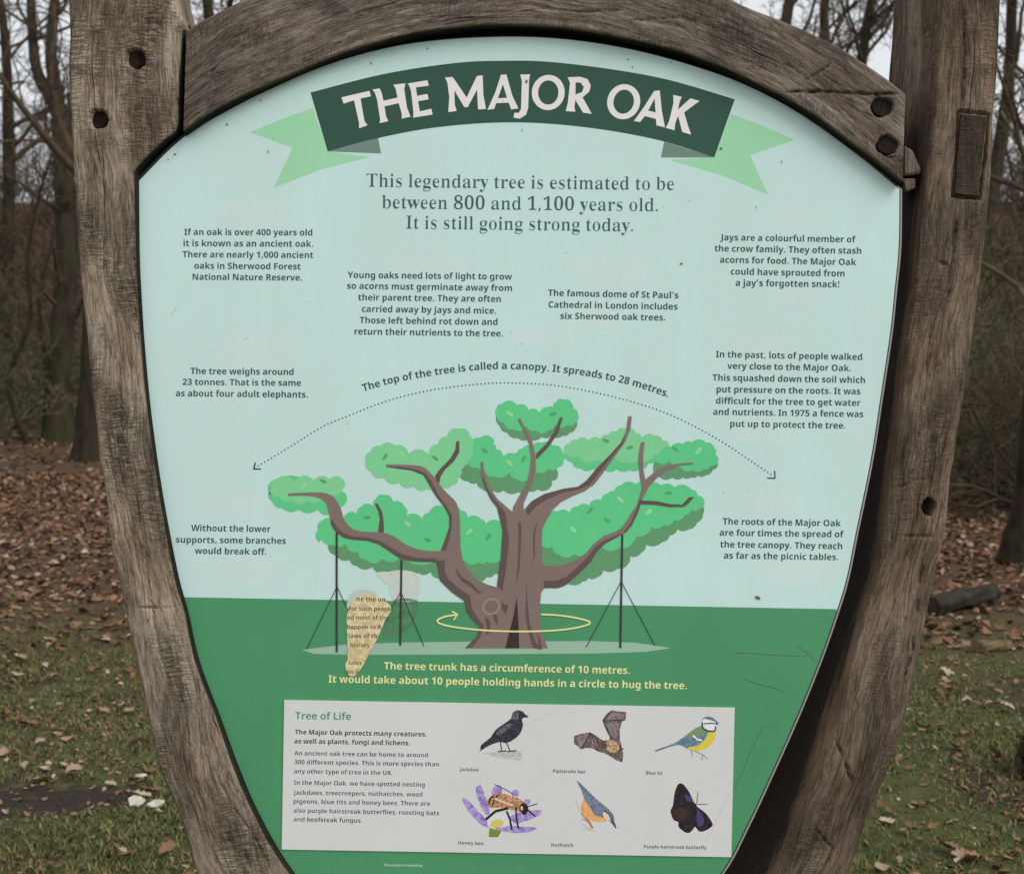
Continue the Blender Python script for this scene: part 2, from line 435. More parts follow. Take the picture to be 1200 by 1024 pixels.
def upright(name, outer, inner_f, wf, wb, inner_b=None, y0=-70, y1=1640, side=1, carv={}, mat=None, seed=1, nf=62, ni=30, label=None):
    """a curved oak post: front face between outer and inner_f, an inner side face running back to inner_b"""
    rows = np.concatenate([np.arange(y0, 1040, 2.0), np.arange(1040, y1 + 1, 12)])
    fo, fi = interp_curve(outer), interp_curve(inner_f)
    fb = interp_curve(inner_b) if inner_b else None
    kf = S * (D - wf) / D
    V, UV = [], []
    lr = 0.007
    for y in rows:
        xo, xi = (fo(y) - 600) * kf, (fi(y) - 600) * kf
        wid = abs(xi - xo)
        t = np.linspace(0, 1, nf)
        t = 0.5 - 0.5 * np.cos(np.pi * (0.12 + 0.76 * t)); t = (t - t[0]) / (t[-1] - t[0])
        xfr = xo + (xi - xo) * t
        e = np.minimum(t, 1 - t) * wid
        rnd = np.where(e < lr, lr - np.sqrt(np.maximum(lr * lr - (lr - e) ** 2, 0)), 0)
        wfr = wf - rnd
        xb = (fb(y) - 600) * S * (D - wb) / D if fb else xi
        ts = np.linspace(0, 1, ni + 1)[1:]
        xin = xi + (xb - xi) * ts; win = (wf - lr) + (wb - wf + lr) * ts
        xbk = np.array([xb + (xo - xb) * 0.33, xb + (xo - xb) * 0.66]); wbk = np.array([wb, wb])
        tso = np.linspace(0, 1, 9)[:-1]
        xou = np.full(8, xo); wou = wb + (wf - lr - wb) * tso
        x = np.concatenate([xfr, xin, xbk, xou]); w = np.concatenate([wfr, win, wbk, wou])
        u = np.concatenate([[0], np.cumsum(np.hypot(np.diff(x), np.diff(w)))])
        V.append(np.stack([x, np.full_like(x, (512 - y) * kf), w], 1)); UV.append(np.stack([u, np.full_like(u, -y * S)], 1))
    V = np.array(V); UV = np.array(UV)
    nr, nc = V.shape[:2]
    u, v = UV[..., 0], UV[..., 1]
    # relief: broad undulation, grain ridges, adze facets
    rel = (fbm(u * 9 + seed, v * 4, seed, 2) - 0.5) * 0.006 + (fbm(u * 160, v * 9, seed + 3, 3) - 0.5) * 0.0026
    pxx = V[..., 0] / kf + 600; pyy = 512 - V[..., 1] / kf
    cv = carve(pxx[:, :nf], pyy[:, :nf], **carv)
    V[:, :nf, 2] += rel[:, :nf] - cv
    V[:, :nf, 0] += side * rel[:, :nf] * 0.25
    V[:, nf:nf + ni, 0] += side * rel[:, nf:nf + ni] * 0.7
    V[:, nf + ni + 2:, 0] += -side * rel[:, nf + ni + 2:] * 0.8
    # wavering of the outer silhouette
    wv = (fbm(v * 9 + 3, v * 0 + seed, seed + 9, 3) - 0.5) * 0.008
    V[:, :nf, 0] += wv[:, :nf] * np.linspace(1, 0, nf)[None, :] ** 3
    V[:, nf + ni + 2:, 0] += wv[:, nf + ni + 2:]
    W = ORG + V[..., 0:1] * np.array([1, 0, 0]) + V[..., 1:2] * UPV + V[..., 2:3] * NRM
    F = grid_faces(nr, nc)
    verts = W.reshape(-1, 3)
    # end caps
    top = verts[:nc].mean(0) + UPV * 0.006; bot = verts[-nc:].mean(0)
    verts = np.vstack([verts, top, bot]); it, ib = len(verts) - 2, len(verts) - 1
    uv = np.vstack([UV.reshape(-1, 2), [0.05, 0.1], [0.05, -2]])
    j = np.arange(nc); j2 = (j + 1) % nc
    caps = np.vstack([np.stack([j2, j, np.full(nc, it), np.full(nc, it)], 1), np.stack([(nr - 1) * nc + j, (nr - 1) * nc + j2, np.full(nc, ib), np.full(nc, ib)], 1)])
    faces = [tuple(f) for f in F] + [tuple(c[:3]) for c in caps]
    st = np.zeros((nr, nc))
    yy = rows[:, None]
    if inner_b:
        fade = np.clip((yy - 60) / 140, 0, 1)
        st[:, nf:nf + ni] = (0.35 + 0.65 * np.clip(np.arange(ni) / ni / 0.35, 0, 1)[None]) * fade  # shade of the inner face painted in, over some dark staining
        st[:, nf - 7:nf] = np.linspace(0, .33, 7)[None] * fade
    else:
        st[:, nf - 2:nf + ni] = 1.0  # shade of the gap beside the panel, painted onto the inner side
        st[:, nf - 7:nf - 2] = np.linspace(0, .45, 5)[None]
        st[:, :5] = np.linspace(.3, 0, 5)[None]
        st[:, 5:] *= np.clip((yy - 30) / 8, 0, 1)
    tint = np.repeat(np.append(st.ravel(), [0, 0])[:, None], 4, 1)
    o = mesh_obj(name, verts, faces, mat, sign, uv=uv, smooth=True, tint=tint)
    if label: o['label'] = label
    return o

LEFT_OUT = [(76, -80), (78, 0), (80, 80), (82, 150), (86, 220), (94, 340), (100, 390), (107, 450), (113, 520), (122, 573), (133, 657), (139, 680), (154, 754), (168, 814), (185, 895), (205, 949), (228, 1019), (275, 1120), (350, 1230), (430, 1330), (470, 1430), (478, 1660)]
LEFT_IN = [(188, -80), (203, 0), (216, 26), (216, 34), (214, 60), (211, 110), (209, 150), (192, 166), (173, 184), (158, 201), (158, 209), (160, 300), (162, 345), (166, 407), (173, 480), (182, 547), (192, 607), (205, 677), (217, 717), (229, 774), (253, 838), (273, 895), (296, 949), (330, 1009), (380, 1070), (450, 1150), (530, 1230), (585, 1310), (596, 1420), (598, 1660)]
RIGHT_OUT = [(1176, -80), (1173, 0), (1170, 67), (1163, 167), (1160, 233), (1150, 333), (1137, 423), (1127, 490), (1117, 557), (1110, 623), (1096, 679), (1082, 747), (1065, 824), (1045, 895), (1022, 949), (998, 1016), (950, 1110), (870, 1220), (780, 1330), (730, 1430), (722, 1660)]
RIGHT_IF = [(1106, -80), (1102, 0), (1097, 83), (1090, 167), (1080, 250), (1072, 333), (1062, 407), (1054, 490), (1045, 557), (1036, 623), (1026, 677), (1015, 710), (1001, 764), (985, 824), (968, 882), (948, 942), (924, 1016), (870, 1100), (790, 1190), (690, 1280), (625, 1340), (602, 1420), (602, 1660)]
RIGHT_IB = [(1049, -80), (1046, 0), (1041, 67), (1036, 150), (1030, 250), (1024, 340), (1018, 407), (1006, 490), (990, 560), (975, 623), (958, 690), (930, 770), (890, 850), (850, 930), (800, 1016), (730, 1110), (680, 1200), (630, 1290), (604, 1350), (601, 1420), (601, 1660)]

left_post = upright('timber_post', LEFT_OUT, LEFT_IN, 0.016, -0.13, mat=M_OAK_L, seed=3, side=1, ni=12, label='grey weathered oak post with two dark peg holes', carv=dict(
    cracks=[([(230 * .6 + 20, 712), (190, 711), (216, 714)], 1.6, 0.006), ([(134, 607), (141, 608)], 1.6, 0.005), ([(172, 609), (179, 610)], 1.6, 0.005),
            ([(83, 150), (92, 156)], 2.6, 0.008), ([(157, 16), (170, 22), (178, 33)], 1.6, 0.004), ([(150, 75), (140, 110), (152, 150), (165, 180)], 1.3, 0.003),
            ([(142, 0), (143, 50), (139, 120)], 1.2, 0.003), ([(250, 900), (270, 940), (300, 985), (320, 1024)], 1.4, 0.003), ([(205, 760), (222, 870), (240, 960)], 1.3, 0.003), ([(236, 800), (262, 880)], 1.5, 0.004),
            ([(118, 160), (122, 240), (120, 330)], 1.2, 0.004), ([(140, 420), (143, 500), (150, 560)], 1.2, 0.004), ([(168, 640), (176, 700), (186, 760)], 1.2, 0.004), ([(113, 140), (132, 146)], 1.0, 0.003), ([(158, 68), (178, 78)], 1.0, 0.003), ([(156, 250), (157, 340), (163, 400)], 1.2, 0.003)],
    holes=[(159, 69, 10.5, 10.8, 0.014), (115, 139.5, 10.8, 10.8, 0.014)]))
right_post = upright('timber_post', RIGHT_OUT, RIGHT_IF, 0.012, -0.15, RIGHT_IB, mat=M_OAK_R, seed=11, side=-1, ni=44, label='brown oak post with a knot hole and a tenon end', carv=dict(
    cracks=[([(1129, 0), (1131, 60), (1126, 130)], 1.6, 0.007), ([(1122, 233), (1118, 290), (1112, 345), (1104, 372)], 1.6, 0.008), ([(1093, 303), (1117, 314)], 1.7, 0.007), ([(1098, 276), (1110, 288)], 1.3, 0.004),
            ([(1130, 340), (1108, 365)], 1.2, 0.004), ([(1088, 437), (1106, 425)], 1.3, 0.004), ([(1046, 574), (1072, 563), (1092, 562)], 1.5, 0.005), ([(1050, 628), (1090, 629), (1106, 632)], 1.4, 0.005),
            ([(1090, 607), (1112, 606)], 1.2, 0.004), ([(1084, 640), (1078, 690), (1069, 760), (1046, 850)], 1.5, 0.006), ([(1092, 380), (1084, 470), (1072, 540)], 1.3, 0.004), ([(978, 866), (990, 893), (1000, 922)], 2.2, 0.010),
            ([(952, 965), (980, 1000)], 1.5, 0.006), ([(1024, 708), (1040, 730)], 1.3, 0.005), ([(1070, 600), (1066, 660), (1055, 720)], 1.2, 0.003)],
    holes=[(1089, 594, 7.5, 10, 0.05)],
    boxes=[([(1124, 130), (1159, 134), (1148, 233), (1117, 230)], 1.8, 0.012)]))

# ---- the arched top beam
LOWER = [(215, 156), (240, 139), (267, 123), (333, 92), (400, 65), (467, 46), (533, 35), (600, 31), (667, 35), (733, 47), (800, 63), (867, 90), (933, 123), (1000, 170), (1030, 192), (1058, 214)]
UPPER = [(218, 36), (232, 26), (247, 18), (300, -8), (370, -34), (440, -52), (520, -64), (600, -68), (680, -63), (750, -50), (815, -26), (862, 1), (933, 30), (987, 57), (1033, 87), (1061, 108)]
def make_beam():
    wf, wb = 0.020, -0.06
    lo, up = catmull(LOWER, 40), catmull(UPPER, 40)
    n = 620
    def res(c):
        s = np.concatenate([[0], np.cumsum(np.hypot(*np.diff(c, axis=0).T))])
        q = np.linspace(0, s[-1], n)
        return np.stack([np.interp(q, s, c[:, 0]), np.interp(q, s, c[:, 1])], 1)
    lo, up = res(lo), res(up)
    nf, nb = 64, 16
    V, UV = [], []
    kf = S * (D - wf) / D
    r = 0.006
    for i in range(n):
        a, b = lo[i], up[i]
        t = np.linspace(0, 1, nf)
        t = 0.5 - 0.5 * np.cos(np.pi * (0.12 + 0.76 * t)); t = (t - t[0]) / (t[-1] - t[0])
        pf = a[None] + (b - a)[None] * t[:, None]
        L = np.hypot(*(b - a)) * kf
        e = np.minimum(t, 1 - t) * L
        w = wf - np.where(e < r, r - np.sqrt(np.maximum(r * r - (r - e) ** 2, 0)), 0)
        pf = np.stack([(pf[:, 0] - 600) * kf, (512 - pf[:, 1]) * kf, w], 1)
        tb = np.linspace(0, 1, 8)[1:]
        A, B = pf[0], pf[-1]
        topside = np.stack([np.full(7, B[0]), np.full(7, B[1]), B[2] + (wb - B[2]) * tb], 1)
        back = np.array([[B[0] * .5 + A[0] * .5, B[1] * .5 + A[1] * .5, wb]])
        ub = np.linspace(0, 1, nb + 1)[:-1]
        under = np.stack([np.full(nb, A[0]), np.full(nb, A[1]), wb + (A[2] - wb) * ub], 1)
        ring = np.vstack([pf, topside, back, under])
        V.append(ring)
        dd = np.linalg.norm(np.diff(ring, axis=0), axis=1)
        UV.append(np.stack([np.concatenate([[0], np.cumsum(dd)]), np.full(len(ring), i / n * 1.25)], 1))
    V = np.array(V); UV = np.array(UV)
    u, v = UV[..., 0], UV[..., 1]
    rel = (fbm(u * 12, v * 5, 21, 2) - 0.5) * 0.007 + (fbm(u * 150, v * 10, 24, 3) - 0.5) * 0.0026
    px = V[..., 0] / kf + 600; py = 512 - V[..., 1] / kf
    cv = carve(px[:, :nf], py[:, :nf], cracks=[([(920, 108), (960, 107), (1020, 110), (1058, 109)], 1.8, 0.009), ([(215, 94), (243, 88), (262, 72)], 1.4, 0.004), ([(617, 8), (680, 15), (735, 12)], 1.5, 0.005),
              ([(980, 70), (960, 84), (940, 96)], 1.2, 0.004), ([(1000, 76), (985, 92)], 1.2, 0.004), ([(1020, 182), (1058, 185)], 1.2, 0.004), ([(250, 55), (330, 20)], 1.2, 0.003), ([(720, 25), (800, 20), (860, 40)], 1.2, 0.004),
              ([(400, 20), (470, 5), (540, 4)], 1.2, 0.004), ([(880, 60), (930, 80), (980, 120)], 1.2, 0.003)],
              holes=[(1034, 125.5, 12.4, 11, 0.012), (1040, 170, 12.4, 11, 0.012)])
    V[:, :nf, 2] += rel[:, :nf] - cv
    V[:, :, 1] += rel * 0.35
    W = ORG + V[..., 0:1] * np.array([1, 0, 0]) + V[..., 1:2] * UPV + V[..., 2:3] * NRM
    nc = W.shape[1]
    verts = W.reshape(-1, 3)
    F = [tuple(f) for f in grid_faces(n, nc)]
    c0, c1 = verts[:nc].mean(0), verts[-nc:].mean(0)
    verts = np.vstack([verts, c0, c1]); m = len(verts)
    for j in range(nc):
        F.append(((j + 1) % nc, j, m - 2)); F.append(((n - 1) * nc + j, (n - 1) * nc + (j + 1) % nc, m - 1))
    uv = np.vstack([UV.reshape(-1, 2), [0.06, -0.02], [0.06, 1.27]])
    st = np.zeros((n, nc)); st[:, nf + 8:] = 1.0; st[:, :8] = np.linspace(.62, 0, 8)[None]; st[:, nf - 4:nf] = np.linspace(0, .45, 4)[None]  # underside painted with gap shade and moss, fading onto the front edges
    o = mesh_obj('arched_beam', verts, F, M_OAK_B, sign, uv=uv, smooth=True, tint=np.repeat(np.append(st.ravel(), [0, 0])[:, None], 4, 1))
    o['label'] = 'arched oak beam over the panel'
    return o
beam = make_beam()

def prism(name, poly_px, w0, w1, mat, parent, bev=0.0, rough=0.0, seed=0):
    """block whose front outline is given in photograph pixels at w1 and which runs back to w0"""
    p = np.array(poly_px, float); n = len(p)
    c = p.mean(0)
    k1 = S * (D - w1) / D
    rg = np.random.default_rng(seed)
    rings = []
    for w, sc in ((w0, 1.0), (w1 - bev, 1.0), (w1, 1.0 - bev / (np.hypot(*(p - c).T).mean() * S + 1e-9))):
        q = c + (p - c) * sc + rg.normal(0, rough, p.shape)
        rings.append(ORG + ((q[:, 0] - 600) * k1)[:, None] * np.array([1, 0, 0]) + ((512 - q[:, 1]) * k1)[:, None] * UPV + w * NRM)
    v = np.vstack(rings)
    f = [(i, (i + 1) % n, n + (i + 1) % n, n + i) for i in range(n)] + [(n + i, n + (i + 1) % n, 2 * n + (i + 1) % n, 2 * n + i) for i in range(n)]
    f += [tuple(range(2 * n, 3 * n)), tuple(range(n - 1, -1, -1))]
    qs = np.vstack([p, p, p])
    return mesh_obj(name, v, f, mat, parent, uv=np.stack([qs[:, 0] * S, -qs[:, 1] * S], 1))

def disc(cx, cy, r, n=20, ry=None, rot=0):
    a = np.linspace(0, 2 * np.pi, n, endpoint=False)
    x, y = r * np.cos(a), (ry or r) * np.sin(a)
    return np.stack([cx + x * math.cos(rot) - y * math.sin(rot), cy + x * math.sin(rot) + y * math.cos(rot)], 1)

for cx, cy in ((159, 69), (115, 139.5)):
    prism('peg', disc(cx, cy, 11.0), -0.02, 0.0075, M_PEG, left_post, 0.0015, 0.25, int(cx))
for cx, cy in ((1034, 125.5), (1040, 170)):
    prism('peg', disc(cx, cy, 12.6, ry=11.2), -0.02, 0.0135, M_PEG, beam, 0.0015, 0.25, int(cx))
prism('tenon_end', [(1126, 133), (1157, 136.5), (1146.5, 230.5), (1119, 228)], -0.02, 0.0135, M_TENON, right_post, 0.002, 0.4, 5)
prism('beam_tenon_or_shade', [(1060, 171), (1070, 176), (1081, 199), (1076, 203), (1059, 205)], -0.05, 0.002, M_CHIP, beam, 0.003, 0.5, 6)
prism('beam_tenon_or_shade', [(1057, 209), (1073, 209), (1073, 221), (1063, 224)], -0.05, -0.004, M_CHIP, beam, 0.002, 0.3, 7)
prism('tenon_shadow_block', [(196, 30), (222, 30), (222, 150), (196, 150)], -0.11, -0.012, M_PEG, beam, 0.0, 0.0, 8).name = 'beam_tenon_or_shade'  # dark block set behind the joint so its gap reads as shade

# ---- the printed panel
PL = [(163, 212), (164, 300), (166, 345), (170, 407), (177, 480), (186, 547), (196, 607), (210, 677), (221, 717), (234, 774), (258, 838), (279, 895), (302, 949), (336, 1009), (380, 1065), (450, 1140), (530, 1212), (600, 1262)]
PR = [(1054, 222), (1053, 290), (1048, 342), (1043, 390), (1033, 457), (1020, 540), (1003, 623), (992, 677), (980, 717), (961, 771), (934, 838), (904, 905), (874, 969), (847, 1019), (800, 1075), (740, 1140), (670, 1206), (600, 1262)]
PT = [(163, 212), (213, 163), (267, 130), (333, 97), (400, 71), (467, 54), (533, 46), (605, 43.5), (667, 47), (733, 57), (800, 74), (867, 97), (933, 131), (1000, 178), (1054, 222)]
leftc, rightc, topc = catmull(PL, 6), catmull(PR, 6), catmull(PT, 6)
def outline(dr=0.0, dl=0.0, dt=0.0):
    t = topc.copy(); t[:, 1] -= dt
    r = rightc.copy(); r[:, 0] += dr * np.linspace(1, 0.9, len(r)); r[:, 1] += dr * np.linspace(0, 0.8, len(r))
    l = leftc.copy(); l[:, 0] -= dl
    t[:, 0] = np.interp(t[:, 0], [t[0, 0], t[-1, 0]], [l[0, 0], r[0, 0]])
    return np.vstack([t[:-1], r[:-1], l[::-1][:-1]])

def flat_mesh(polys, w):
    """each entry: outline, or [outline, hole, ...]; flat print at height w above the panel face"""
    V, F = [], []
    for pl in polys:
        loops = pl if isinstance(pl, list) and len(pl) and not np.isscalar(pl[0][0]) and np.ndim(pl[0]) == 2 else [pl]
        loops = [np.asarray(l, float) for l in loops]
        tris = tessellate_polygon([[Vector((float(x), -float(y), 0)) for x, y in l] for l in loops])
        pts = np.vstack(loops); o = len(V)
        V += [P(x, y, w) for x, y in pts]
        for t in tris:
            a, b, c = [pts[i] for i in t]
            cr = (b[0] - a[0]) * (c[1] - a[1]) - (b[1] - a[1]) * (c[0] - a[0])
            if abs(cr) < 1e-9: continue
            F.append(tuple(o + i for i in (t if cr < 0 else t[::-1])))
    return np.array(V), F

LAY = 0.00006
def pr_each(name, polys, layer, mat, parent):
    for i, p in enumerate(polys):
        pr(name, [p], layer + 0.15 * i / max(1, len(polys)), mat, parent)
def pr(name, polys, layer, mat, parent, label=None):
    v, f = flat_mesh(polys, LAY * layer)
    o = mesh_obj(name, v, f, mat, parent)
    if label: o['label'] = label
    return o

INK = dict(sky=(182, 206, 202), cloud=(186, 206, 202), lawn=(72, 135, 94), text=(50, 75, 71), serif=(60, 88, 84), ribbon=(47, 77, 65), fold=(104, 126, 116), tail=(146, 198, 158), title=(214, 208, 206),
           white=(197, 196, 194), light=(120, 192, 138), mid=(90, 186, 126), shade=(92, 142, 102), bark=(122, 104, 98), barkd=(92, 76, 72), barkdd=(58, 46, 44), pale=(142, 172, 152), yellow=(216, 211, 150),
           prop=(58, 56, 58), cream=(205, 188, 140), black=(34, 34, 38), grey=(150, 148, 146), heading=(72, 140, 98), body=(50, 48, 54))
def I(k): return ink(k, *INK[k])

q = Nodes('panel_edge_metal'); q.b.inputs['Base Color'].default_value = (0.36, 0.31, 0.29, 1); q.b.inputs['Roughness'].default_value = 0.5
M_EDGE = q.m
q = Nodes('panel_seal_and_shade'); q.b.inputs['Base Color'].default_value = (0.012, 0.014, 0.012, 1); q.b.inputs['Roughness'].default_value = 0.6
M_SEAL_SHADE = q.m
panel = prism('panel_board', outline(3.2, 3, 0), -0.012, -0.0006, M_EDGE, sign)
panel['label'] = 'shield shaped printed panel'
pr('edge_seal_and_shade', [outline(1.3, 4, 1)], -1, M_SEAL_SHADE, panel)  # black seal, widened on the left to paint in the gap's shade
prism('gap_shade_backing', np.vstack([[(150, 196), (168, 180), (190, 162)], catmull(LOWER, 6) - (0, 6), catmull(PT, 6)[::-1] + (0, 8)]), -0.05, -0.016, M_ALGAE_SHADE, beam)  # backing added between beam and panel, coloured as the gap's shade
pr('sky_print', [outline()], 0, I('sky'), panel, 'pale blue green printed sky')
# lawn: lower part of the panel below the printed horizon
yl, yr = 699.5, 713.5
hy = lambda x: yl + (x - 215) / (979 - 215) * (yr - yl)
lw = [p for p in rightc if p[1] > hy(p[0])]
ll = [p for p in leftc if p[1] > hy(p[0])]
lawn = pr('lawn_print', [np.vstack([[ (216, hy(216)) ], [(980.6, hy(980.6))], lw[:-1], ll[::-1]])], 1, I('lawn'), panel, 'green printed lawn')

def bumps(v, k=0.42, n=7):
    """scalloped outline: an outward arc over every side of the polygon"""
    v = np.asarray(v, float)
    area = 0.5 * np.sum(v[:, 0] * np.roll(v[:, 1], -1) - np.roll(v[:, 0], -1) * v[:, 1])
    sg = 1 if area > 0 else -1
    out = []
    for a, b in zip(v, np.roll(v, -1, axis=0)):
        d = b - a; L = np.hypot(*d) + 1e-9
        nrm = np.array([d[1], -d[0]]) / L * sg
        for i in range(n):
            t = i / n
            out.append(a + d * t + nrm * (4 * k * t * (1 - t)) * L * 0.62)
    return np.array(out)

def Z(x0, y0, k):
    return lambda pts: [(x0 + x * k, y0 + y * k) for x, y in pts]
ZL, ZR, Z3, Z4 = Z(290, 400, .25), Z(560, 400, .25), Z(340, 600, .21667), Z(540, 600, .21667)
Z5, Z6 = Z(280, 60, .28333), Z(600, 60, .28333)

# printed clouds
def cloud(cx, cy, w, h, seed):
    rg = np.random.default_rng(seed)
    a = np.linspace(0, 2 * np.pi, 9, endpoint=False) + rg.uniform(-.2, .2, 9)
    r = rg.uniform(.75, 1.05, 9)
    return bumps(np.stack([cx + w / 2 * np.cos(a) * r, cy + h / 2 * np.sin(a) * r], 1), 0.35)
clouds = [(300, 250, 95, 46, 1), (505, 312, 110, 24, 2), (716, 318, 110, 40, 3), (640, 395, 90, 22, 4), (300, 412, 90, 50, 5), (265, 462, 70, 44, 6), (925, 262, 90, 24, 7), (935, 350, 70, 26, 8), (905, 412, 110, 30, 9),
          (900, 505, 90, 30, 10), (905, 588, 80, 28, 11), (935, 668, 110, 40, 12), (280, 590, 110, 36, 13), (290, 668, 70, 40, 14), (700, 372, 60, 26, 15)]
pr_each('cloud_print', [cloud(*c) for c in clouds], 1, I('cloud'), panel)

# ---- ribbon with title
ribbon_top = catmull([(364, 108.7), (450, 87), (535, 74), (592, 71.6), (642, 72.7), (713, 81), (784, 94), (861, 116.7)], 8)
ribbon_bot = catmull([(837, 184.7), (778.5, 166), (713, 153), (642, 145), (577, 144), (506.7, 150), (443, 162), (384, 177.6)], 8)
ribbon = pr('title_ribbon', [np.vstack([ribbon_top, ribbon_bot])], 4, I('ribbon'), sign, 'dark green printed ribbon with white title')
pr('ribbon_tail', [[(293, 155), (330, 140), (366.5, 126.6), (384, 177.6), (433, 184), (375, 199), (321, 220), (343, 173)]], 2, I('tail'), ribbon)
pr('ribbon_tail', [[(856.5, 133.7), (895, 148), (931, 164), (879, 182), (899.5, 227.7), (845, 205), (784, 187.5), (837, 184.7)]], 2, I('tail'), ribbon)
pr('ribbon_fold', [[(384, 177.6), (443, 162), (446.6, 180)]], 3, I('fold'), ribbon)
pr('ribbon_fold', [[(778.5, 166), (837, 184.7), (774.5, 184.7)]], 3, I('fold'), ribbon)
def ring_letter(cx, cy, rx, ry, ix, iy, rot):
    return [Z6(disc(cx, cy, rx, 40, ry, rot)), Z6(disc(cx, cy, ix, 40, iy, rot - .12))]
T_ = [Z5([(424, 192), (540, 165), (546, 187), (503, 197), (514, 262), (520, 292), (532, 307), (497, 320), (497, 298), (476, 204), (433, 218)]),
      Z5([(552, 160), (582, 155), (590, 172), (598, 206), (656, 193), (648, 155), (638, 140), (688, 134), (684, 160), (695, 235), (710, 272), (673, 280), (674, 262), (661, 216), (602, 229), (608, 270), (618, 290), (582, 299), (584, 282), (571, 200), (562, 172)]),
      Z5([(697, 135), (780, 121), (785, 144), (732, 151), (737, 186), (780, 178), (784, 200), (741, 208), (748, 250), (796, 239), (801, 263), (720, 276), (722, 255), (712, 168), (705, 145)]),
      Z5([(852, 110), (884, 108), (942, 192), (984, 104), (1008, 101), (1011, 180), (1022, 240), (989, 242), (985, 160), (946, 233), (932, 232), (891, 163), (893, 225), (901, 248), (866, 253), (870, 190), (862, 130)]),
      [Z5([(1084, 99), (1106, 97), (1131, 185), (1156, 238), (1126, 242), (1116, 214), (1064, 216), (1056, 240), (1028, 243), (1060, 172)]), Z5([(1071, 196), (1109, 194), (1092, 138)])],
      Z6([(34, 98), (75, 97), (71, 118), (67, 235), (58, 264), (32, 280), (7, 276), (9, 256), (28, 256), (37, 240), (41, 125)]),
      ring_letter(150, 172, 68, 73, 42, 50, .15),
      [Z6([(230, 109), (282, 107), (312, 116), (326, 142), (320, 168), (292, 192), (330, 260), (294, 255), (262, 203), (258, 232), (262, 251), (222, 249), (231, 215), (240, 132)]), Z6([(263, 130), (284, 131), (297, 149), (290, 170), (262, 181)])],
      ring_letter(462, 210, 68, 73, 42, 50, .35),
      [Z6([(588, 166), (611, 163), (620, 250), (633, 316), (598, 308), (595, 281), (549, 269), (530, 294), (504, 290), (545, 233)]), Z6([(563, 247), (594, 254), (590, 196)])],
      Z6([(667, 182), (702, 190), (692, 215), (687, 242), (738, 196), (776, 207), (712, 254), (728, 310), (741, 346), (704, 335), (687, 268), (675, 300), (672, 328), (636, 318), (650, 290), (668, 215)])]
pr_each('title_letter', T_, 5, I('title'), ribbon)

# ---- lettering: built from Blender's own glyphs, each line laid between two baseline ends
SANS_B, SERIF_B = (0x1D5D4, 0x1D5EE, 0x1D7EC), (0x1D400, 0x1D41A, 0x1D7CE)
def glyphs(s, st):
    o = ''
    for ch in s:
        if 'A' <= ch <= 'Z': o += chr(st[0] + ord(ch) - 65)
        elif 'a' <= ch <= 'z': o += chr(st[1] + ord(ch) - 97)
        elif '0' <= ch <= '9': o += chr(st[2] + ord(ch) - 48)
        else: o += ch
    return o

_glyph = {}
def raw_shape(body, grow=0.0, slim=0.0):
    cu = bpy.data.curves.new('line', 'FONT')
    cu.body = body; cu.resolution_u = 3; cu.fill_mode = 'FRONT'; cu.offset = grow
    ob = bpy.data.objects.new('line', cu); COL.objects.link(ob)
    dg = bpy.context.evaluated_depsgraph_get()
    if slim:
        # thin the upright stems only: move every outline point sideways into its letter
        c2 = ob.evaluated_get(dg).to_curve(dg).copy()
        for sp in c2.splines:
            bp = sp.bezier_points
            co = np.array([p.co[:2] for p in bp]); hl = np.array([p.handle_left[:2] for p in bp]); hr = np.array([p.handle_right[:2] for p in bp])
            unit = lambda a: a / (np.linalg.norm(a, axis=1, keepdims=True) + 1e-9)
            hin, hout = co - hl, hr - co
            din = unit(np.where(np.linalg.norm(hin, axis=1, keepdims=True) > 1e-5, hin, co - np.roll(co, 1, 0)))
            dout = unit(np.where(np.linalg.norm(hout, axis=1, keepdims=True) > 1e-5, hout, np.roll(co, -1, 0) - co))
            sl = np.where(np.abs(din[:, 1]) > np.abs(dout[:, 1]), din[:, 1], dout[:, 1]) * slim
            for p, v, c_, l_, r_ in zip(bp, sl, co, hl, hr):
                p.handle_left_type = 'FREE'; p.handle_right_type = 'FREE'
                p.co = (c_[0] + v, c_[1], 0); p.handle_left = (l_[0] + v, l_[1], 0); p.handle_right = (r_[0] + v, r_[1], 0)
        c2.dimensions = '2D'; c2.fill_mode = 'BOTH'
        o2 = bpy.data.objects.new('line', c2); COL.objects.link(o2)
        dg = bpy.context.evaluated_depsgraph_get()
        me = bpy.data.meshes.new_from_object(o2.evaluated_get(dg))
        bpy.data.objects.remove(o2); bpy.data.curves.remove(c2)
    else:
        me = bpy.data.meshes.new_from_object(ob.evaluated_get(dg))
    bpy.data.objects.remove(ob); bpy.data.curves.remove(cu)
    v = np.empty(len(me.vertices) * 3, np.float32); me.vertices.foreach_get('co', v)
    v = v.reshape(-1, 3)[:, :2].astype(float)
    f = [tuple(p.vertices) for p in me.polygons]
    bpy.data.meshes.remove(me)
    return v, f

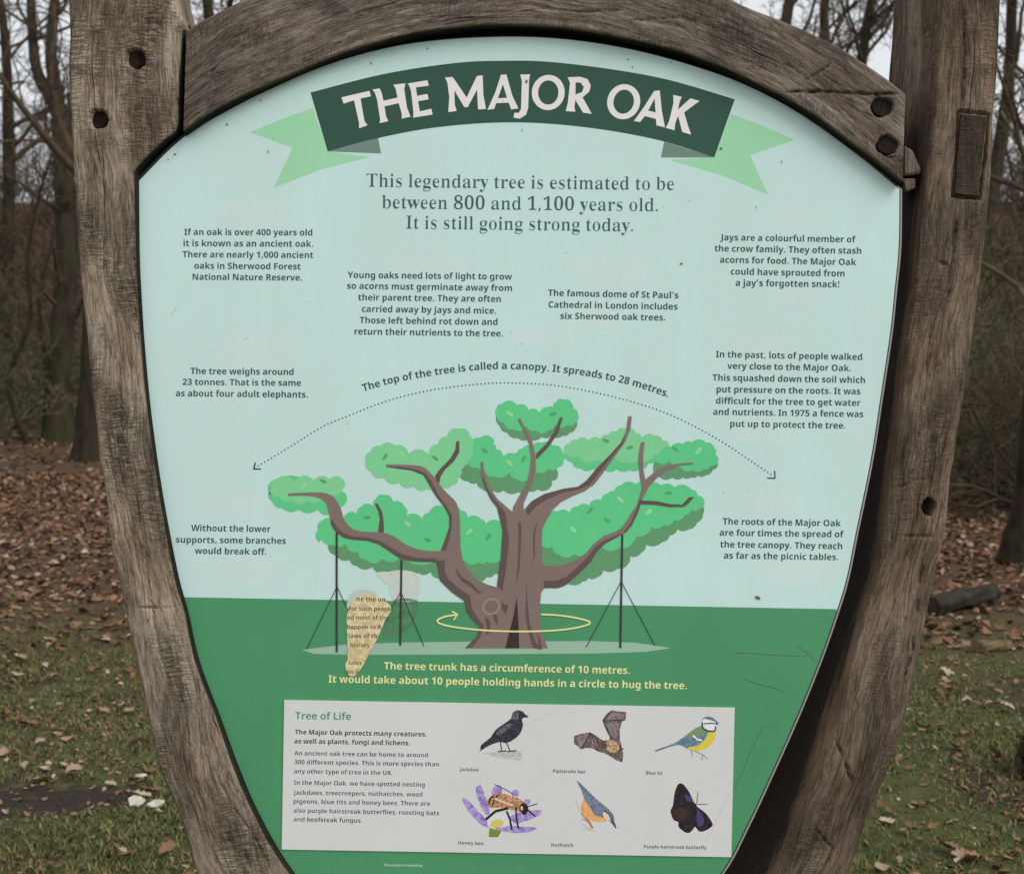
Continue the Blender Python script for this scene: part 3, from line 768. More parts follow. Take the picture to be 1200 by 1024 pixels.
def glyph(ch, st, slim, grow):
    key = (ch, st, slim, grow)
    if key not in _glyph:
        probe = glyphs('I', st)
        g = glyphs(ch, st)
        cap = raw_shape(probe)[0]
        H = cap[:, 1].max()
        adv = raw_shape(g + probe)[0][:, 0].max() - cap[:, 0].max()
        bold = grow >= 0 and not slim
        r = H * (0.105 if bold else 0.078)
        dot = lambda cx, cy, rr: disc(cx, cy, rr, 12)
        fan = lambda n, o=0: [(o, o + i, o + i + 1) for i in range(1, n - 1)]
        if ch == '.': v, f, adv = dot(r * 1.9, r, r), fan(12), H * (.40 if bold else .36)
        elif ch in ',\u2019':
            up = 0 if ch == ',' else H * .86
            v = np.array([(r * 1.3, r * 1.9), (r * 3.1, r * 1.9), (r * 2.6, r * .3), (r * 1.7, -r * 1.6), (r * .8, -r * 1.6)]) + (0, up - (r * .3 if up else 0)); f = fan(5); adv = H * (.40 if bold else .36)
        elif ch == '!':
            v = np.vstack([dot(r * 1.9, r, r), [(r * 1.1, H), (r * 2.7, H), (r * 2.3, H * .32), (r * 1.5, H * .32)]]); f = fan(12) + [(12, 13, 14), (12, 14, 15)]; adv = H * .42
        elif ch == ' ': v, f, adv = np.zeros((0, 2)), [], H * .365
        else: v, f = raw_shape(g, grow, slim * (0.35 if ch in 'yvw' else 0.75 if ch.isdigit() else 1.0))   # letters of hairline diagonals keep their weight
        _glyph[key] = (v, f, adv)
    return _glyph[key]

def text_shape(s, st, slim=0.0, grow=0.0):
    """2-D triangles of one line of text (x, y) with the baseline at y = 0"""
    V, F, x, o = [], [], 0.0, 0
    for ch in s:
        v, f, adv = glyph(ch, st, slim, grow)
        if len(v):
            V.append(v + (x, 0)); F += [tuple(o + i for i in t) for t in f]; o += len(v)
        x += adv
    return np.vstack(V), F

def text_lines(name, lines, layer, mat, parent, st=SANS_B, slim=0.0, grow=0.0, label=None):
    V, F = [], []
    for s, x0, y0, x1, y1 in lines:
        v, f = text_shape(s, st, slim, grow)
        lo, hi = v[:, 0].min(), v[:, 0].max()
        k = math.hypot(x1 - x0, y1 - y0) / (hi - lo)
        ca, sa = (x1 - x0) / math.hypot(x1 - x0, y1 - y0), (y1 - y0) / math.hypot(x1 - x0, y1 - y0)
        X, Y = (v[:, 0] - lo) * k, v[:, 1] * k
        px, py = x0 + X * ca + Y * sa, y0 + X * sa - Y * ca
        o = len(V)
        V += [P(a, b, LAY * layer) for a, b in zip(px, py)]
        F += [tuple(o + i for i in t) for t in f]
    o = mesh_obj(name, V, F, mat, parent)
    if label: o['label'] = label
    return o

TX = I('text')
text_lines('headline_text', [("This legendary tree is estimated to be", 429.3, 219, 790, 223), ("between 800 and 1,100 years old.", 447.7, 244.3, 770.7, 247.7), ("It is still going strong today.", 476, 268, 741.7, 271.3)], 3, I('serif'), panel, SERIF_B, slim=0.021)
BLOCKS = [
 [("If an oak is over 400 years old", 216, 275.5, 366, 276.2), ("it is known as an ancient oak.", 215, 288.7, 367, 289.4), ("There are nearly 1,000 ancient", 214, 301.7, 367, 302.6), ("oaks in Sherwood Forest", 227.7, 315, 352.3, 316), ("National Nature Reserve.", 225.7, 328, 354, 329)],
 [("Young oaks need lots of light to grow", 407.4, 325.8, 600, 327.9), ("so acorns must germinate away from", 406.7, 338.5, 600, 341.3), ("their parent tree. They are often", 419.6, 352, 587, 354), ("carried away by jays and mice.", 424, 365.6, 581.5, 367.8), ("Those left behind rot down and", 421.5, 378.8, 583, 381), ("return their nutrients to the tree.", 415.4, 392, 589.4, 394.5)],
 [("The famous dome of St Paul\u2019s", 642.3, 346.8, 795, 349.8), ("Cathedral in London includes", 642.8, 360.5, 794, 363), ("six Sherwood oak trees.", 656.7, 373.8, 779.6, 375.8)],
 [("The tree weighs around", 223.3, 438.3, 344, 439.4), ("23 tonnes. That is the same", 214, 451, 352.7, 452.3), ("as about four adult elephants.", 206, 464.3, 360.7, 466)],
 [("Without the lower", 224, 622, 317, 623.3), ("supports, some branches", 206.3, 635.7, 335, 637.2), ("would break off.", 228.3, 648.7, 312, 650)],
 [("Jays are a colourful member of", 844, 281.7, 1002.7, 284.3), ("the crow family. They often stash", 837.3, 294.7, 1009.3, 297.7), ("acorns for food. The Major Oak", 843.7, 308, 1003.3, 311), ("could have sprouted from", 856.3, 321.8, 989.7, 324.3), ("a jay\u2019s forgotten snack!", 862, 335, 983.7, 337)],
 [("In the past, lots of people walked", 839, 418.7, 1010.3, 422), ("very close to the Major Oak.", 852.3, 432.3, 997.3, 435), ("This squashed down the soil which", 835, 446, 1013.7, 449), ("put pressure on the roots. It was", 839.7, 459.6, 1008.3, 462.3), ("difficult for the tree to get water", 839, 473, 1008.3, 475.7), ("and nutrients. In 1975 a fence was", 835.7, 486, 1011.7, 488.8), ("put up to protect the tree.", 855.7, 500, 990.7, 502.3)],
 [("The roots of the Major Oak", 847, 614.3, 985.3, 616.7), ("are four times the spread of", 843.3, 627.5, 988.7, 629.5), ("the tree canopy. They reach", 844, 641.2, 987, 643.3), ("as far as the picnic tables.", 848.3, 654.3, 982.3, 656.3)]]
for b in BLOCKS:
    text_lines('fact_text', b, 3, TX, panel)
text_lines('lawn_text', [("The tree trunk has a circumference of 10 metres.", 450, 784, 738, 789.4), ("It would take about 10 people holding hands in a circle to hug the tree.", 385, 799.4, 805, 807.2)], 6, I('yellow'), lawn)
text_lines('funding_text', [("This project is funded by", 449.6, 1014.2, 495, 1015)], 3, I('title'), lawn, SANS_B, grow=-0.017)

# text that follows the canopy arc
arc_base = catmull([(426, 458.7), (462, 448.5), (502, 441), (535, 436.2), (565, 433.4), (595, 432.6), (642.5, 435), (685, 440.3), (720, 446.8), (747.5, 453.8), (782.5, 465.6)], 14)
def text_on_path(name, s, path, layer, mat, parent, st=SANS_B):
    v, f = text_shape(s, st)
    L = np.concatenate([[0], np.cumsum(np.hypot(*np.diff(path, axis=0).T))])
    lo, hi = v[:, 0].min(), v[:, 0].max(); k = L[-1] / (hi - lo)
    d = (v[:, 0] - lo) * k
    tan = np.gradient(path, axis=0); tan /= np.linalg.norm(tan, axis=1, keepdims=True)
    bx, by = np.interp(d, L, path[:, 0]), np.interp(d, L, path[:, 1])
    tx, ty = np.interp(d, L, tan[:, 0]), np.interp(d, L, tan[:, 1])
    h = v[:, 1] * k
    return mesh_obj(name, [P(a, b, LAY * layer) for a, b in zip(bx + ty * h, by - tx * h)], f, mat, parent)
text_on_path('canopy_text', "The top of the tree is called a canopy. It spreads to 28 metres.", arc_base, 3, TX, panel)
dots = catmull([(302.5, 546), (337.5, 525), (376, 501), (407.5, 487.5), (445, 472.8), (480, 462.5), (515, 455.5), (555, 450.7), (592, 448.7), (645, 451), (685, 457.5), (730, 467.7), (772.5, 481), (810, 497.5), (847.5, 518.5), (880, 540), (905, 557)], 20)
L = np.concatenate([[0], np.cumsum(np.hypot(*np.diff(dots, axis=0).T))])
dd = np.arange(0, L[-1], 4.55)
def stroke(pts, w):
    p = np.asarray(pts, float)
    t = np.gradient(p, axis=0); t /= np.linalg.norm(t, axis=1, keepdims=True) + 1e-9
    n_ = np.stack([-t[:, 1], t[:, 0]], 1) * (np.asarray(w)[:, None] if np.ndim(w) else w) / 2
    return np.vstack([p + n_, (p - n_)[::-1]])
pr('canopy_arrow', [disc(np.interp(d, L, dots[:, 0]), np.interp(d, L, dots[:, 1]), 0.95, 8) for d in dd] +
   [[(298.4, 541.5), (300, 541.8), (298.6, 548.6), (306, 548.8), (306, 550.4), (296.4, 550.2)], [(907, 551.5), (908.6, 551.5), (909, 561), (899, 561), (899, 559.4), (907.4, 559.4)]], 3, TX, panel)

# ---- the printed oak
tree = pr('oak_illustration', [np.array([(354, 761), (405, 755), (470, 752.6), (546, 751.6), (642, 751.2), (692, 750.8), (746, 753), (787, 759), (757, 763.5), (692, 765.5), (540, 766.5), (427, 767), (368, 766)])], 2, I('pale'), sign, 'printed cartoon oak tree with propped branches')
LT, MD, SH = I('light'), I('mid'), I('shade')
def crown(v, mat, layer, k=.42): pr('crown_print', [bumps(v, k)], layer, mat, tree)
crown([(384, 639), (400, 634), (440, 640), (480, 644), (520, 644), (560, 644), (590, 644), (592, 668), (580, 672), (570, 676), (561, 681), (546, 677), (524, 675), (511, 677), (505, 670), (489.5, 671), (470, 672), (453, 671), (436, 664.5), (418, 663), (410, 656), (394, 651)], SH, 3, .3)
crown(ZL([(335, 940), (330, 880), (350, 838), (410, 840), (452, 850), (460, 812), (515, 808), (530, 775), (592, 772), (602, 738), (640, 718), (682, 750), (735, 772), (745, 815), (820, 832), (850, 802), (920, 772), (1000, 790), (1032, 825), (1095, 832), (1115, 855), (1195, 850)]) +
      [(589, 652), (570, 658), (561, 659), (544, 656), (520, 650), (470, 652), (448, 655), (429, 656), (420, 647), (405, 637), (390, 638), (376, 630)], MD, 4, .36)
crown(ZL([(100, 705), (112, 655), (300, 670), (440, 702), (466, 730), (440, 775), (385, 812), (330, 788), (240, 788), (165, 783), (115, 750)]), MD, 4, .3)
crown(ZL([(112, 690), (140, 642), (218, 655), (312, 650), (385, 645), (452, 650), (445, 690), (400, 720), (350, 735), (280, 748), (210, 745), (150, 725), (115, 715)]), LT, 5, .4)
crown(ZL([(990, 625), (1010, 592), (1160, 560)]) + ZR([(360, 590), (372, 640), (345, 652), (335, 688), (280, 693), (230, 698), (190, 706), (120, 698), (75, 702), (20, 690)]) + ZL([(1075, 663), (1035, 655)]), SH, 3, .3)
crown(ZL([(1055, 468), (1088, 452), (1150, 455)]) + ZR([(74, 480), (84, 505), (120, 540), (182, 532), (208, 502), (255, 492), (300, 475), (350, 487), (398, 520), (402, 560), (380, 588), (330, 598), (270, 610), (238, 645), (182, 645), (150, 612), (80, 632), (30, 604)]) + ZL([(1080, 590), (1030, 565)]), MD, 4, .36)
crown(ZL([(555, 560), (578, 515), (622, 490), (690, 487), (755, 525), (850, 530), (895, 480), (935, 445), (990, 408), (1043, 440), (1052, 500), (1028, 560), (998, 590), (988, 640), (958, 673), (905, 678), (880, 678), (840, 692), (780, 678), (710, 662), (640, 638), (578, 610)]), LT, 5, .38)
crown(ZR([(88, 345), (200, 360), (330, 350), (460, 368), (458, 408), (430, 428), (398, 442), (345, 443), (300, 448), (240, 458), (188, 453), (138, 428), (102, 395)]), SH, 3, .3)
crown(ZR([(88, 350), (88, 318), (112, 292), (185, 297), (238, 320), (290, 336), (328, 308), (355, 312), (368, 282), (405, 273), (438, 290), (445, 315), (468, 338), (458, 378), (420, 392), (360, 390), (330, 416), (270, 418), (230, 398), (170, 412), (122, 382)]), MD, 4, .38)
crown(ZR([(405, 530), (600, 500), (880, 520), (800, 572), (758, 598), (710, 602), (650, 598), (598, 606), (540, 598), (482, 596), (442, 568)]), MD, 3, .3)
crown(ZR([(402, 510), (430, 478), (462, 462), (520, 463), (575, 457), (612, 438), (650, 422), (692, 408), (742, 430), (768, 452), (828, 442), (868, 465), (896, 482), (878, 510), (828, 530), (750, 558), (700, 566), (640, 540), (560, 556), (470, 538), (420, 530)]), LT, 4, .36)
crown(ZR([(822, 598), (850, 550), (1100, 548), (1126, 575), (1100, 602), (1070, 626), (1032, 628), (1000, 636), (962, 636), (912, 638), (852, 636)]), SH, 5, .3)
crown(ZR([(832, 560), (852, 522), (905, 493), (960, 482), (1002, 473), (1068, 473), (1108, 500), (1113, 530), (1126, 560), (1090, 583), (1060, 598), (1010, 603), (950, 588), (900, 560)]), MD, 6, .36)
crown([(635, 637), (700, 600), (780, 585), (823, 592), (824, 602), (817, 612), (807, 620), (794, 620), (785, 627), (776, 635), (757, 638), (752, 647), (738, 652), (735, 662), (724, 666), (707, 668), (700, 676), (689.5, 677), (683, 681), (666, 684), (635, 684)], SH, 3, .28)
crown(ZR([(302, 870), (312, 830), (332, 802), (370, 798), (430, 802), (470, 772), (520, 768), (580, 742), (610, 712), (640, 702), (672, 673), (740, 668), (800, 673), (860, 673), (920, 683), (1000, 693), (1030, 722), (1062, 750), (1048, 778), (1000, 788), (970, 813), (920, 838), (870, 862), (810, 868), (788, 902), (740, 908), (728, 938), (660, 968), (580, 963), (540, 973), (450, 998), (380, 998), (350, 958), (302, 958)]), MD, 4, .34)
# little leaves scattered over the printed crowns
def leaflet(px, py, ang, ln, wd):
    a = np.linspace(0, 2 * np.pi, 12, endpoint=False)
    x, y = ln / 2 * np.cos(a), wd / 2 * np.sin(a) * (1 + .25 * np.cos(5 * a))
    c, s = math.cos(ang), math.sin(ang)
    return np.stack([px + x * c - y * s, py + x * s + y * c], 1)
dk = ZL([(355, 655), (645, 540), (880, 548), (560, 825), (845, 930), (1130, 915), (1112, 512)]) + ZR([(352, 340), (30, 512), (215, 550), (600, 465), (712, 497), (925, 505), (527, 792), (605, 838), (895, 710)])
lt = ZL([(265, 677), (725, 525), (750, 855), (1040, 890)]) + ZR([(150, 340), (148, 570), (1035, 512), (668, 742), (447, 882), (800, 800)])
rr = np.random.default_rng(3)
pr_each('leaf_print', [leaflet(x, y, [.6, -.9, .5, -.2][i % 4] + rr.uniform(-.2, .2), 9, 3.8) for i, (x, y) in enumerate(dk)], 7, ink('leafdark', 80, 152, 98), tree)
pr_each('leaf_print', [leaflet(x, y, [-.7, .8, .6][i % 3] + rr.uniform(-.2, .2), 11, 4.6) for i, (x, y) in enumerate(lt)], 7, ink('leafpale', 134, 200, 142), tree)
BK, BD, BDD = I('bark'), I('barkd'), I('barkdd')
limb_l = ZL([(190, 712), (310, 707), (370, 712), (410, 735), (440, 790), (452, 832), (482, 870), (530, 889), (630, 895), (690, 915), (740, 950), (820, 978), (910, 982)])
limb_l_low = [(520, 659), (505, 658.5), (487, 658), (470, 655), (457, 646.6), (444, 638), (431, 633.6), (414, 632.5), (403, 630), (394, 624), (388, 615), (387, 609), (384.5, 598), (380.5, 588), (372, 583), (357, 580.8), (337.5, 581.2)]
pr_each('limb_print', [catmull(limb_l, 4).tolist() + [(530, 652), (530, 660)] + catmull(limb_l_low, 4).tolist()], 8, BK, tree)
low_in = [(515, 654), (500, 654), (485, 653), (471, 649), (458, 641), (446, 634), (432, 630), (415, 628.5), (404, 625), (396, 619), (390, 610)]
pr_each('limb_print', [limb_l_low[:12] + low_in[::-1]], 9, BD, tree)
up_r = ZL([(1000, 1030), (997, 880), (992, 800), (975, 750), (930, 705), (900, 670), (870, 630), (835, 595), (800, 582), (720, 577), (650, 576)])
up_l = ZL([(650, 588), (770, 605), (825, 627), (850, 670), (880, 720), (925, 780), (945, 820), (945, 870), (925, 930), (905, 982), (905, 1030)])
pr_each('limb_print', [catmull(up_r, 4).tolist() + catmull(up_l, 4).tolist()], 10, BK, tree)
pr_each('limb_print', [ZL([(650, 588), (770, 605), (825, 627), (850, 670), (880, 720), (925, 780), (945, 820), (945, 870), (925, 930), (908, 980), (930, 980), (945, 930), (958, 870), (958, 815), (930, 765), (893, 715), (862, 655), (835, 618), (780, 596), (700, 585)])], 11, BD, tree)
pr_each('limb_print', [ZL([(885, 665), (878, 632), (900, 600), (950, 550), (973, 510), (979, 468), (993, 467), (993, 520), (968, 562), (925, 602), (906, 632), (900, 665)]), ZL([(612, 895), (620, 830), (612, 795), (597, 762), (610, 758), (632, 800), (638, 840), (640, 895)])], 7.5, BD, tree)
# trunk
trunk_pts = [(545, 759), (552, 752), (559, 745), (562, 734), (554, 726), (547, 717), (544, 704), (528.5, 693), (515.5, 680), (513, 665), (511, 655), (520, 650), (540, 643), (542.6, 658), (548, 667), (559, 679), (572, 685), (582.5, 688), (586.6, 654), (589, 630), (589, 612)] + \
    ZR([(100, 790), (60, 740), (32, 680), (15, 620), (12, 565), (25, 564), (31, 620), (52, 680), (92, 738), (150, 788), (162, 798), (166, 775), (190, 730), (228, 670), (244, 600), (249, 550), (240, 482), (215, 420), (186, 363), (197, 360), (226, 410), (256, 470), (270, 540), (272, 600), (256, 660), (232, 720), (214, 762), (215, 790), (250, 750), (310, 715), (400, 690), (470, 680), (510, 650), (560, 590), (620, 530), (670, 475), (695, 420), (705, 350), (722, 352), (715, 410), (690, 472), (640, 542), (590, 612), (545, 670), (500, 702), (440, 726), (390, 752), (350, 790), (320, 840), (302, 880), (298, 950)]) + \
    [(635, 655), (636, 662.5), (657, 662.5), (674, 656.5), (687, 647.5), (696, 637), (707, 628), (722, 622.5), (729, 617.5), (735, 609), (740.4, 600)] + \
    ZR([(745, 770), (768, 690), (760, 640), (752, 560), (755, 520), (765, 471), (782, 472), (775, 530), (776, 600), (785, 648), (830, 610), (890, 580), (950, 571), (1010, 567), (1010, 576), (950, 582), (890, 601), (842, 637), (802, 682), (772, 737), (752, 800), (722, 862), (692, 897)]) + \
    [(722, 630), (709, 637), (700, 645.5), (692, 658.5), (679, 671.5), (666, 683), (655, 688), (637.5, 689), (634, 695), (632, 721), (634, 739), (642, 759)]
trunk = pr('trunk_print', [trunk_pts], 12, BK, tree)
pr_each('bark_shade_print', [Z4([(225, 100), (215, 250), (195, 400), (225, 425), (245, 300), (262, 150), (250, 80), (215, 0), (195, -30)]),
    ZR([(222, 793), (250, 750), (310, 715), (400, 690), (470, 681), (510, 653), (560, 593), (620, 531), (670, 477), (690, 440), (680, 480), (600, 575), (525, 672), (470, 695), (400, 708), (330, 738), (270, 775), (236, 815)]),
    [(637.5, 689), (655, 688), (666, 683), (679, 671.5), (692, 658.5), (700, 645.5), (709, 637), (722, 630), (729, 624), (722, 627), (708, 633), (698, 640), (688, 653), (676, 665), (663, 676), (652, 680), (637, 680)],
    [(544, 704), (528.5, 693), (515.5, 680), (513, 665), (511, 657), (521, 656), (521, 668), (525, 678), (536, 688), (551, 698), (553, 713), (559, 722), (567, 733), (563, 746), (553, 759), (545, 759), (552, 752), (559, 745), (562, 734), (554, 726), (547, 717)],
    ZR([(15, 620), (32, 680), (60, 740), (100, 790), (118, 830), (122, 870), (140, 850), (128, 800), (80, 742), (45, 690), (25, 640)]),
    ZR([(770, 735), (752, 800), (722, 862), (692, 897), (686, 890), (712, 856), (740, 796), (756, 750)]),
    ZR([(272, 553), (274, 525), (320, 480), (360, 420), (385, 356), (398, 356), (376, 430), (330, 496), (286, 542)]),
    ZR([(765, 745), (840, 748), (900, 762), (958, 764), (990, 730), (1015, 728), (985, 762), (965, 775), (900, 776), (830, 765), (765, 763)])], 13, BD, trunk)
pr_each('bark_shade_print', [ZR([(190, 845), (202, 845), (204, 900), (200, 980), (196, 1060), (176, 1150), (186, 1060), (190, 960)]), ZR([(278, 845), (262, 890), (258, 950), (262, 1000), (252, 1060), (268, 1000), (266, 950), (270, 895)]),
    Z3([(895, 300), (930, 350), (985, 385), (1010, 415), (1040, 438), (1015, 438), (985, 410), (930, 375), (905, 340)]), Z4([(355, 370), (350, 560), (365, 650), (392, 735), (422, 735), (400, 690), (372, 600), (360, 480)]),
    Z4([(405, 640), (420, 690), (418, 740), (440, 740), (432, 690)]), Z4([(215, 480), (240, 500), (258, 500), (244, 552), (222, 520)]), Z4([(130, 560), (160, 590), (158, 650), (135, 665), (140, 620)]), Z4([(172, 548), (196, 560), (203, 608), (190, 600)])], 14, BD, trunk)
pr('hollow_print', [Z4([(303, 460), (285, 560), (240, 735), (316, 735), (312, 600)])], 14, BDD, trunk)
pr('knot_print', [Z4(disc(165, 510, 50, 26, 44, -.5))], 14, ink('knot', 146, 124, 112), trunk)
pr('knot_print', [Z4(disc(165, 510, 39, 26, 33, -.5))], 15, ink('knotin', 116, 98, 90), trunk)
# props and guy lines
def line(a, b, w): return stroke([a, b], w)
for pole, legs in (([(394.6, 624), (394.6, 764)], [[(395, 687), (359.5, 760)], [(395, 687), (408, 716)]]), ([(470.5, 656), (469, 756)], [[(469.7, 693), (458, 714)], [(469.7, 693), (497, 757)]]), ([(729.3, 626), (727, 759)], [[(728, 681), (687, 758)], [(728, 681), (767.5, 756)]])):
    pr('prop_print', [line(*pole, 2.4)] + [line(*l, 0.9) for l in legs], 16, I('prop'), tree)
ringp = catmull([(535, 720), (521, 722.5), (512.5, 727), (519, 731.6), (540, 735.6), (570, 738.4), (605, 739.6), (645, 738.8), (674, 735.6), (690, 731), (689, 727.4), (673, 723.4), (655, 720.8), (634, 719.6)], 8)
pr('hug_arrow', [stroke(ringp, 1.9), stroke([(529.5, 716), (536.2, 719.6), (531.8, 726)], 1.9)], 17, I('yellow'), tree)

# ---- torn patch showing the older sign below
Z7 = Z(395, 670, .1269)
pr_each('tape_residue', [bumps(Z7([(360, 10), (470, 0), (720, 5), (760, 60), (740, 262), (520, 262), (480, 120), (400, 60)]), .12)], 4.4, mottle('residue', (178, 190, 181), (190, 194, 182), 90), panel)
pr_each('tape_residue', [bumps(Z7([(520, 262), (740, 262), (720, 420), (660, 520), (540, 590), (420, 590), (440, 470), (505, 360)]), .14)], 4.4, mottle('residue_green', (66, 112, 78), (84, 128, 92), 90), panel)
torn = pr('torn_patch', [Z7([(100, 245), (120, 210), (160, 175), (215, 160), (290, 168), (345, 182), (385, 240), (350, 260), (200, 300), (110, 330), (80, 360), (95, 290)])], 6.3, ink('tornrim', 176, 186, 176), panel, 'torn patch showing older cream print')
pr('older_print', [bumps(Z7([(250, 212), (300, 205), (350, 207), (385, 240), (440, 265), (490, 310), (505, 350), (480, 390), (440, 450), (410, 520), (380, 590), (340, 670), (300, 740), (255, 830), (230, 880), (190, 930), (165, 962), (110, 958), (82, 900), (78, 850), (100, 810), (102, 700), (97, 580), (90, 480), (92, 400), (122, 320), (155, 265)]), .08, 3)], 16.8, mottle('cream_paper', (182, 162, 116), (208, 194, 156), 110), torn)
old = [("ne the on", 180, 268, 445, 275), ("for such people", 110, 355, 512, 360), ("ed most of the", 95, 438, 478, 440), ("happen to R", 92, 525, 408, 527), ("laws of th", 108, 608, 368, 610), ("history.", 122, 692, 312, 695), ("tales", 105, 856, 228, 858), ("on (i", 90, 938, 192, 940)]
text_lines('older_text', [(t, *Z7([(a, b)])[0], *Z7([(c, d)])[0]) for t, a, b, c, d in old], 17.5, ink('oldtext', 70, 62, 54), torn, SANS_B, grow=-0.006)

# ---- species card
card = prism('species_card', [(333, 820), (861, 829), (857, 1004), (330, 995)], 0.0003, 0.0016, I('white'), sign, 0.0002)
card['label'] = 'white printed card with six animals and text'
CB = 28
def cpr_e(name, polys, l, mat): pr_each(name, polys, CB + l, mat, card)
def cpr(name, polys, l, mat, label=None): return pr(name, polys, CB + l, mat, card, label)
BODY = I('body')
text_lines('card_heading', [("Tree of Life", 346, 842.4, 411.3, 843.2)], CB, I('heading'), card)
text_lines('card_lead', [("The Major Oak protects many creatures,", 345.7, 860, 500, 862.7), ("as well as plants, fungi and lichens.", 345, 870.6, 480.3, 873)], CB, I('black'), card)
text_lines('card_text', [("An ancient oak tree can be home to around", 345, 884.6, 501.4, 887), ("300 different species. This is more species than", 345, 895, 514.4, 897.6), ("any other type of tree in the UK.", 344.7, 905.7, 459.6, 907.8), ("In the Major Oak, we have spotted nesting", 344.5, 919, 497.7, 921.5), ("jackdaws, treecreepers, nuthatches, wood", 344, 930.6, 495, 933), ("pigeons, blue tits and honey bees. There are", 344, 941, 504, 943.8), ("also purple hairstreak butterflies, roosting bats", 344, 951.7, 514.4, 954.8), ("and beefsteak fungus.", 344, 962, 424, 963.6)], CB, BODY, card, SANS_B, grow=-0.010)
for cap in [("Jackdaw", 538.5, 903, 561, 903.4), ("Pipistrelle bat", 648, 905, 685.6, 905.8), ("Honey bee", 537, 989, 566.6, 989.8), ("Nuthatch", 646, 991.4, 671.5, 992), ("Blue tit", 757, 907, 776, 907.5), ("Purple hairstreak butterfly", 755, 993.4, 828, 994.6)]:
    text_lines('caption_text', [cap], CB, BODY, card, SANS_B, grow=-0.008)
ZA, ZB, ZC = Z(520, 820, .1758), Z(640, 820, .1757), Z(740, 820, .1855)
sm = lambda z, pts, n=4: catmull(z(pts), n, True)
# jackdaw
cpr('jackdaw_print', [sm(ZA, [(235, 345), (245, 330), (250, 300), (310, 250), (350, 195), (420, 145), (450, 120), (460, 85), (490, 68), (525, 75), (540, 92), (562, 108), (560, 115), (530, 118), (522, 135), (528, 170), (510, 220), (470, 260), (420, 285), (370, 280), (310, 300), (265, 325)])], 0, mottle('jack', (34, 36, 42), (62, 64, 70), 300))
cpr('jackdaw_print', [sm(ZA, [(452, 120), (462, 88), (488, 74), (500, 90), (498, 120), (480, 135)]), sm(ZA, [(350, 215), (420, 160), (460, 160), (430, 195), (370, 230)])], 1, mottle('jackgrey', (66, 68, 76), (104, 106, 112), 300))
cpr('jackdaw_print', [stroke(ZA([(378, 282), (386, 335)]), 1.3), stroke(ZA([(418, 284), (440, 335)]), 1.3), stroke(ZA([(360, 342), (420, 338)]), 1.5), stroke(ZA([(425, 342), (485, 337)]), 1.5)], 0, mottle('jack', (34, 36, 42), (62, 64, 70), 300))
cpr('stone_print', [ZA([(262, 352), (360, 346), (515, 340), (522, 370), (512, 412), (470, 395), (400, 388), (330, 375)])], -0.5, mottle('stone', (160, 156, 152), (192, 188, 184), 260))
# bat
cpr('bat_print', [ZB([(185, 240), (230, 225), (295, 215), (330, 235), (380, 270), (420, 265), (425, 250), (405, 210), (385, 165), (375, 135), (400, 95), (435, 68), (480, 75), (535, 80), (530, 130), (505, 145), (490, 200), (492, 260), (510, 330), (515, 375), (508, 415), (470, 402), (420, 370), (380, 350), (350, 345), (310, 322), (265, 318), (232, 330), (215, 310), (187, 292)])], 0, mottle('bat', (78, 64, 60), (124, 108, 104), 220))
cpr('bat_print', [stroke(ZB([(295, 215), (240, 325)]), .9), stroke(ZB([(295, 215), (345, 340)]), .9), stroke(ZB([(380, 140), (530, 130)]), .9), stroke(ZB([(380, 140), (435, 72)]), .9), stroke(ZB([(380, 140), (440, 265)]), .9), stroke(ZB([(460, 350), (522, 322)]), .9)], 1, ink('batline', 52, 44, 42))
cpr('bat_print', [ZB([(200, 248), (238, 232), (285, 226), (232, 312), (215, 300)]), ZB([(300, 235), (330, 262), (340, 318), (312, 308)]), ZB([(400, 140), (425, 90), (480, 84), (522, 92), (516, 122), (470, 128)]), ZB([(395, 158), (430, 150), (490, 148), (478, 200), (470, 250), (440, 248)])], .5, mottle('batwing', (104, 92, 90), (140, 126, 124), 220))
cpr('bat_print', [sm(ZB, [(400, 280), (425, 262), (465, 280), (488, 320), (470, 352), (430, 348), (402, 325)])], 1, mottle('batbody', (140, 104, 74), (196, 174, 140), 260))
cpr('bat_print', [sm(ZB, [(362, 285), (385, 275), (404, 290), (402, 320), (375, 322)])], 2, ink('bathead', 92, 72, 58))
# blue tit
cpr('blue_tit_print', [sm(ZC, [(158, 325), (160, 312), (270, 272), (340, 225), (400, 180), (440, 160), (448, 120), (480, 103), (520, 115), (550, 148), (530, 165), (530, 215), (510, 265), (460, 310), (400, 322), (350, 305), (310, 285), (260, 290)])], 0, mottle('titblue', (80, 102, 122), (112, 136, 150), 240))
cpr('blue_tit_print', [sm(ZC, [(530, 195), (528, 240), (505, 280), (450, 315), (400, 320), (355, 300), (420, 285), (465, 245), (490, 200)])], 1, ink('tityellow', 206, 186, 74))
cpr('blue_tit_print', [sm(ZC, [(330, 235), (390, 190), (440, 168), (470, 200), (440, 220), (380, 235)])], 1, ink('titgreen', 116, 138, 96))
cpr('blue_tit_print', [sm(ZC, [(445, 145), (455, 120), (490, 125), (532, 140), (535, 165), (520, 190), (480, 188), (455, 170)])], 2, ink('titwhite', 214, 214, 214))
cpr('blue_tit_print', [stroke(ZC([(455, 150), (500, 146), (548, 150)]), 1.3), stroke(catmull(ZC([(447, 140), (452, 175), (485, 195), (525, 195), (532, 165)]), 4), 1.6)], 3, ink('titdark', 48, 54, 66))
cpr('blue_tit_print', [stroke(ZC([(388, 222), (415, 248), (445, 254)]), 2.2)], 3, ink('titwhite', 214, 214, 214))
